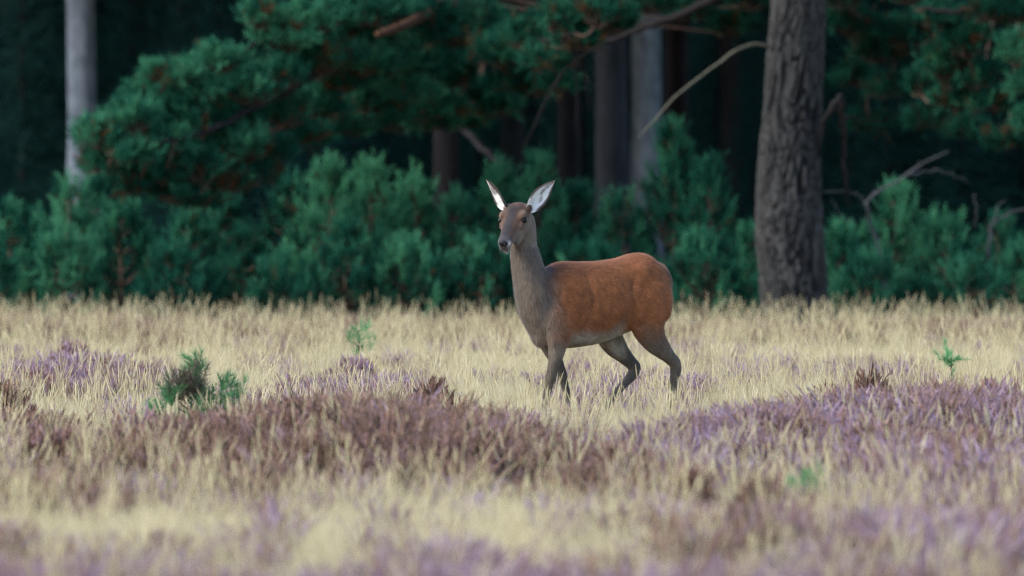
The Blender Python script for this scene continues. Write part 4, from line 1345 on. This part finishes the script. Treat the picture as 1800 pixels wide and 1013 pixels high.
    def coat_mat(name, rough, use_tint):
        m, t, out = new_mat(name)
        a = attr(t, 'coat')
        p = t.nodes.new('ShaderNodeBsdfPrincipled')
        p.inputs['Roughness'].default_value = rough
        p.inputs['Specular IOR Level'].default_value = .18
        p.inputs['Sheen Weight'].default_value = .12
        p.inputs['Sheen Roughness'].default_value = .5
        t.links.new(a.outputs['Color'], p.inputs['Base Color'])
        if not use_tint:
            nz = noise(t, 160, None, 2)
            tc = t.nodes.new('ShaderNodeTexCoord'); t.links.new(tc.outputs['Object'], nz.inputs['Vector'])
            b = t.nodes.new('ShaderNodeBump'); b.inputs['Strength'].default_value = .35; b.inputs['Distance'].default_value = .004
            t.links.new(nz.outputs['Fac'], b.inputs['Height']); t.links.new(b.outputs[0], p.inputs['Normal'])
        t.links.new(p.outputs[0], out.inputs[0])
        return m
    mc = coat_mat('deer_coat', .8, False)
    me.materials.clear(); me.materials.append(mc)
    me.polygons.foreach_set('use_smooth', np.ones(len(me.polygons), bool))
    body = bpy.data.objects.new('body', me); COL.link(body); body.parent = root

    # short fur
    me.calc_loop_triangles()
    nt_ = len(me.loop_triangles)
    tv = np.empty(nt_ * 3, np.int32); me.loop_triangles.foreach_get('vertices', tv); tv = tv.reshape(-1, 3)
    ar = np.empty(nt_, np.float32); me.loop_triangles.foreach_get('area', ar)
    NF = 150000
    zc = co[tv].mean(1)
    wgt = ar * np.where(zc[:, 2] > 1.28, 2.2, 1.0) * np.where(zc[:, 2] < .25, .15, 1)
    f = rg.choice(nt_, NF, p=wgt / wgt.sum())
    bc = rg.dirichlet((1, 1, 1), NF)
    P = (co[tv[f]] * bc[..., None]).sum(1); N = unit((no[tv[f]] * bc[..., None]).sum(1)); CC = (C[tv[f]] * bc[..., None]).sum(1)
    s = P @ F; z = P[:, 2]; q = P - h0; t = q @ hd
    d = np.tile(-F * .85 - U * .55, (NF, 1))
    nm = sstep(.42, .56, s)[:, None]
    d = d * (1 - nm) + (-U * 1.0 - F * .15) * nm
    lm = sstep(.62, .5, z)[:, None]
    d = d * (1 - lm) + (-U) * lm
    hm = ((t > -.03) & (z > 1.25))
    d[hm] = -hd
    Ln = np.where(z < .6, .013, .024) + .014 * nm[:, 0] * (z < 1.3)
    Ln = np.where(hm, .006 + .004 * sstep(.15, 0, t), Ln)
    Ln = Ln * rg.uniform(.6, 1.35, NF)
    skip = hm & ((t > .27) | (np.minimum(np.linalg.norm(P - Hh(.1, .084, .02), axis=1), np.linalg.norm(P - Hh(.1, -.084, .02), axis=1)) < .024))
    d = d + rg.normal(0, .16, (NF, 3))
    d = unit(d - (d * N).sum(1, keepdims=True) * N)
    lift = rg.uniform(.12, .38, NF)[:, None]
    tip = P + unit(d + N * lift) * Ln[:, None]
    sd = unit(np.cross(d, N)) * np.where(hm, .0008, .0013)[:, None]
    k = ~skip
    V = np.stack([P - sd, P + sd, tip], 1)[k].reshape(-1, 3)
    fur = MB(); n = k.sum(); fur.add(V, np.arange(n * 3).reshape(-1, 3))
    fme = fur.mesh('fur', None)
    br = np.clip(rg.normal(1.05, .28, NF), .5, 1.7)[k]
    fc = np.repeat(np.hstack([np.clip(CC[k] * br[:, None], 0, 1), np.ones((n, 1))]), 3, 0)
    a = fme.attributes.new('coat', 'FLOAT_COLOR', 'POINT'); a.data.foreach_set('color', fc.astype(np.float32).ravel())
    fme.materials.append(coat_mat('deer_fur', .65, True))
    fo = bpy.data.objects.new('fur', fme); COL.link(fo); fo.parent = root; fo['kind'] = 'stuff'

    # eyes, nose, ears, hooves
    def gloss(name, col, rough, spec=.5):
        m, t, out = new_mat(name)
        p = t.nodes.new('ShaderNodeBsdfPrincipled'); p.inputs['Roughness'].default_value = rough; p.inputs['Specular IOR Level'].default_value = spec
        nz = noise(t, 300, None, 2)
        r = ramp_node(t, [(.3, tuple(c * .8 for c in col)), (.7, tuple(c * 1.2 for c in col))])
        t.links.new(nz.outputs['Fac'], r.inputs[0]); t.links.new(r.outputs[0], p.inputs['Base Color'])
        t.links.new(p.outputs[0], out.inputs[0])
        return m
    me_ = gloss('deer_eye', (.005, .004, .004), .15, .16)
    mn = gloss('deer_nose', (.008, .008, .010), .55, .2)
    mh = gloss('deer_hoof', (.02, .017, .015), .4)

    def ellip(c, a, b, cv, name, mat, n=14, par=root):
        mb = MB()
        ph = np.linspace(0, math.pi, n); th = np.arange(20) / 20 * 2 * math.pi
        V = (np.asarray(c)[None, None] + np.cos(ph)[:, None, None] * np.asarray(a) + np.sin(ph)[:, None, None] * (np.cos(th)[None, :, None] * np.asarray(b) + np.sin(th)[None, :, None] * np.asarray(cv)))
        i = np.arange(n - 1)[:, None] * 20; j = np.arange(20)[None]; k = (j + 1) % 20
        mb.add(V.reshape(-1, 3), None, np.stack([i + j, i + k, i + 20 + k, i + 20 + j], -1).reshape(-1, 4))
        return mb.build(name, mat, par, True)
    for sg in (1, -1):
        ellip(Hh(.100, sg * .081, .019), hd * .025, hl * .019, hu * .0185, 'eye', me_)
    ns = ellip(Hh(.314, 0, .004), hd * .018, hl * .034, hu * .024, 'nose', mn)
    mk = gloss('deer_nostril', (.004, .004, .004), .6)
    for sg in (1, -1):
        ellip(Hh(.326, sg * .017, .006), hd * .007, hl * .007, hu * .008, 'nostril', mk, 8, ns)

    ear_m, t, out = new_mat('deer_ear')
    a = attr(t, 'coat'); p = t.nodes.new('ShaderNodeBsdfPrincipled'); p.inputs['Roughness'].default_value = .85; p.inputs['Specular IOR Level'].default_value = .1
    t.links.new(a.outputs['Color'], p.inputs['Base Color']); t.links.new(p.outputs[0], out.inputs[0])

    def ear(base, tip, face, width, rim, seed):
        """cupped leaf: base -> tip, opening towards face"""
        ax = tip - base; Ln = np.linalg.norm(ax); ax = ax / Ln
        fc = unit(np.asarray(face) - ax * np.dot(face, ax)); sd = np.cross(ax, fc)
        nt, nw = 26, 18
        tt = np.linspace(0, 1, nt); ww = np.linspace(-1, 1, nw)
        prof = np.interp(tt, [0, .08, .2, .38, .55, .75, .9, 1], [.42, .62, .86, 1.0, .93, .62, .28, .02]) * width / 2
        cup = np.interp(tt, [0, .25, .6, 1], [1.45, 1.1, .8, .5])
        inner, outer, cin, cout = [], [], [], []
        rg2 = np.random.default_rng(seed)
        for i, t_ in enumerate(tt):
            ang = ww * cup[i]
            x = np.sin(ang) / np.sin(cup[i]) * prof[i] if cup[i] < 1.57 else np.sin(ang) * prof[i]
            y = (1 - np.cos(ang)) * prof[i] * .9
            ctr = base + ax * Ln * t_ - fc * .010 * math.sin(t_ * math.pi)
            pin = ctr + sd * x[:, None] + fc * y[:, None]
            nrm = unit(-(sd * np.sin(ang)[:, None]) + fc * np.cos(ang)[:, None])
            inner.append(pin + nrm * .002); outer.append(pin - nrm * .003)
            edge = np.abs(ww)
            m = vnoise(np.stack([ww * 3 + t_ * 2.5, np.full(nw, t_ * 5), np.full(nw, seed * 3.1)], 1), 4)
            pale = np.array([.72, .70, .68]); dk = np.array([.16, .125, .11])
            k = np.clip(sstep(.48, .7, m) * sstep(.15, .5, t_) * .75 + sstep(.85, 1, t_) * .5, 0, 1)[:, None]
            c = pale * (1 - k) + dk * k
            e = np.maximum(sstep(rim, rim + .18, ww) * sstep(.05, .2, t_), sstep(.72, .88, -ww) * sstep(.15, .35, t_))[:, None]
            c = c * (1 - e) + np.array([.06, .045, .04]) * e
            cin.append(c)
            cout.append(np.tile(np.array([.075, .052, .045]), (nw, 1)) * (1 + .3 * (m[:, None] - .5)))
        V = np.vstack(inner + outer)
        q = []
        def g(i, j, o): return o * nt * nw + i * nw + j
        for i in range(nt - 1):
            for j in range(nw - 1):
                q.append((g(i, j, 0), g(i, j + 1, 0), g(i + 1, j + 1, 0), g(i + 1, j, 0)))
                q.append((g(i, j, 1), g(i + 1, j, 1), g(i + 1, j + 1, 1), g(i, j + 1, 1)))
            for j, fl in ((0, 0), (nw - 1, 1)):
                qq = (g(i, j, 0), g(i + 1, j, 0), g(i + 1, j, 1), g(i, j, 1))
                q.append(qq if not fl else qq[::-1])
        mb = MB(); mb.add(V, None, np.array(q))
        # pale hairs inside
        nh = 420
        hv = []; hc = []
        for k in range(nh):
            i = int(rg2.uniform(0, .75) * (nt - 1)); j = rg2.integers(0, nw)
            o = V[g(i, j, 0)]
            dr = unit(ax * rg2.uniform(.2, 1) + fc * rg2.uniform(.2, .8) + sd * (-ww[j]) * .3 + rg2.normal(0, .25, 3))
            l_ = rg2.uniform(.010, .024); sdv = unit(np.cross(dr, rg2.normal(size=3))) * .0009
            hv += [o - sdv, o + sdv, o + dr * l_]
            cc = (np.vstack(cin)[i * nw + j] * rg2.uniform(.85, 1.25)); hc += [cc, cc, cc]
        nv0 = len(V); mb.add(np.array(hv), np.arange(nh * 3).reshape(-1, 3))
        o = mb.build('ear', ear_m, root, True)
        c = np.vstack(cin + cout + [np.array(hc)])
        at_ = o.data.attributes.new('coat', 'FLOAT_COLOR', 'POINT'); at_.data.foreach_set('color', np.hstack([np.clip(c, 0, 1), np.ones((len(c), 1))]).astype(np.float32).ravel())
    bL = Hh(.0, .070, .014); tL = px2(975, 317); tL[1] = bL[1] + .03
    bR = Hh(-.002, -.072, .032); tR = px2(855, 316); tR[1] = bR[1] + .05
    ear(bL, tL, np.array([.25, -1, -.25]), .116, .64, 1)
    ear(bR, tR, np.array([-1, -.42, -.2]), .120, .0, 2)

    def hoof(s, l, z, pitch=0.0):
        mb = MB()
        for sg in (1, -1):
            rings = []
            for t_, r1, r2, zz in ((0, .026, .013, .055), (.012, .030, .014, .03), (.026, .036, .015, 0)):
                rings.append((W(s + t_, l + sg * .0145, z + zz), r1, r2))
            th = np.arange(12) / 12 * 2 * math.pi
            V = np.concatenate([C + np.cos(th)[:, None] * F * a + np.sin(th)[:, None] * L * b for C, a, b in rings])
            i = np.arange(2)[:, None] * 12; j = np.arange(12)[None]; k = (j + 1) % 12
            mb.add(np.vstack([V, rings[-1][0][None], rings[0][0][None]]), np.concatenate([np.stack([24 + np.arange(12), 24 + (np.arange(12) + 1) % 12, np.full(12, 36)], 1), np.stack([(np.arange(12) + 1) % 12, np.arange(12), np.full(12, 37)], 1)]), np.stack([i + j, i + k, i + 12 + k, i + 12 + j], -1).reshape(-1, 4))
        mb.build('hoof', mh, root, True)
    hoof(.585, .09, 0); hoof(.222, -.08, 0); hoof(-.41, .108, 0); hoof(-.055, -.105, .08)
    tag(root, 'russet brown hind deer with grey neck and raised ears walking through grass', 'deer')


deer()
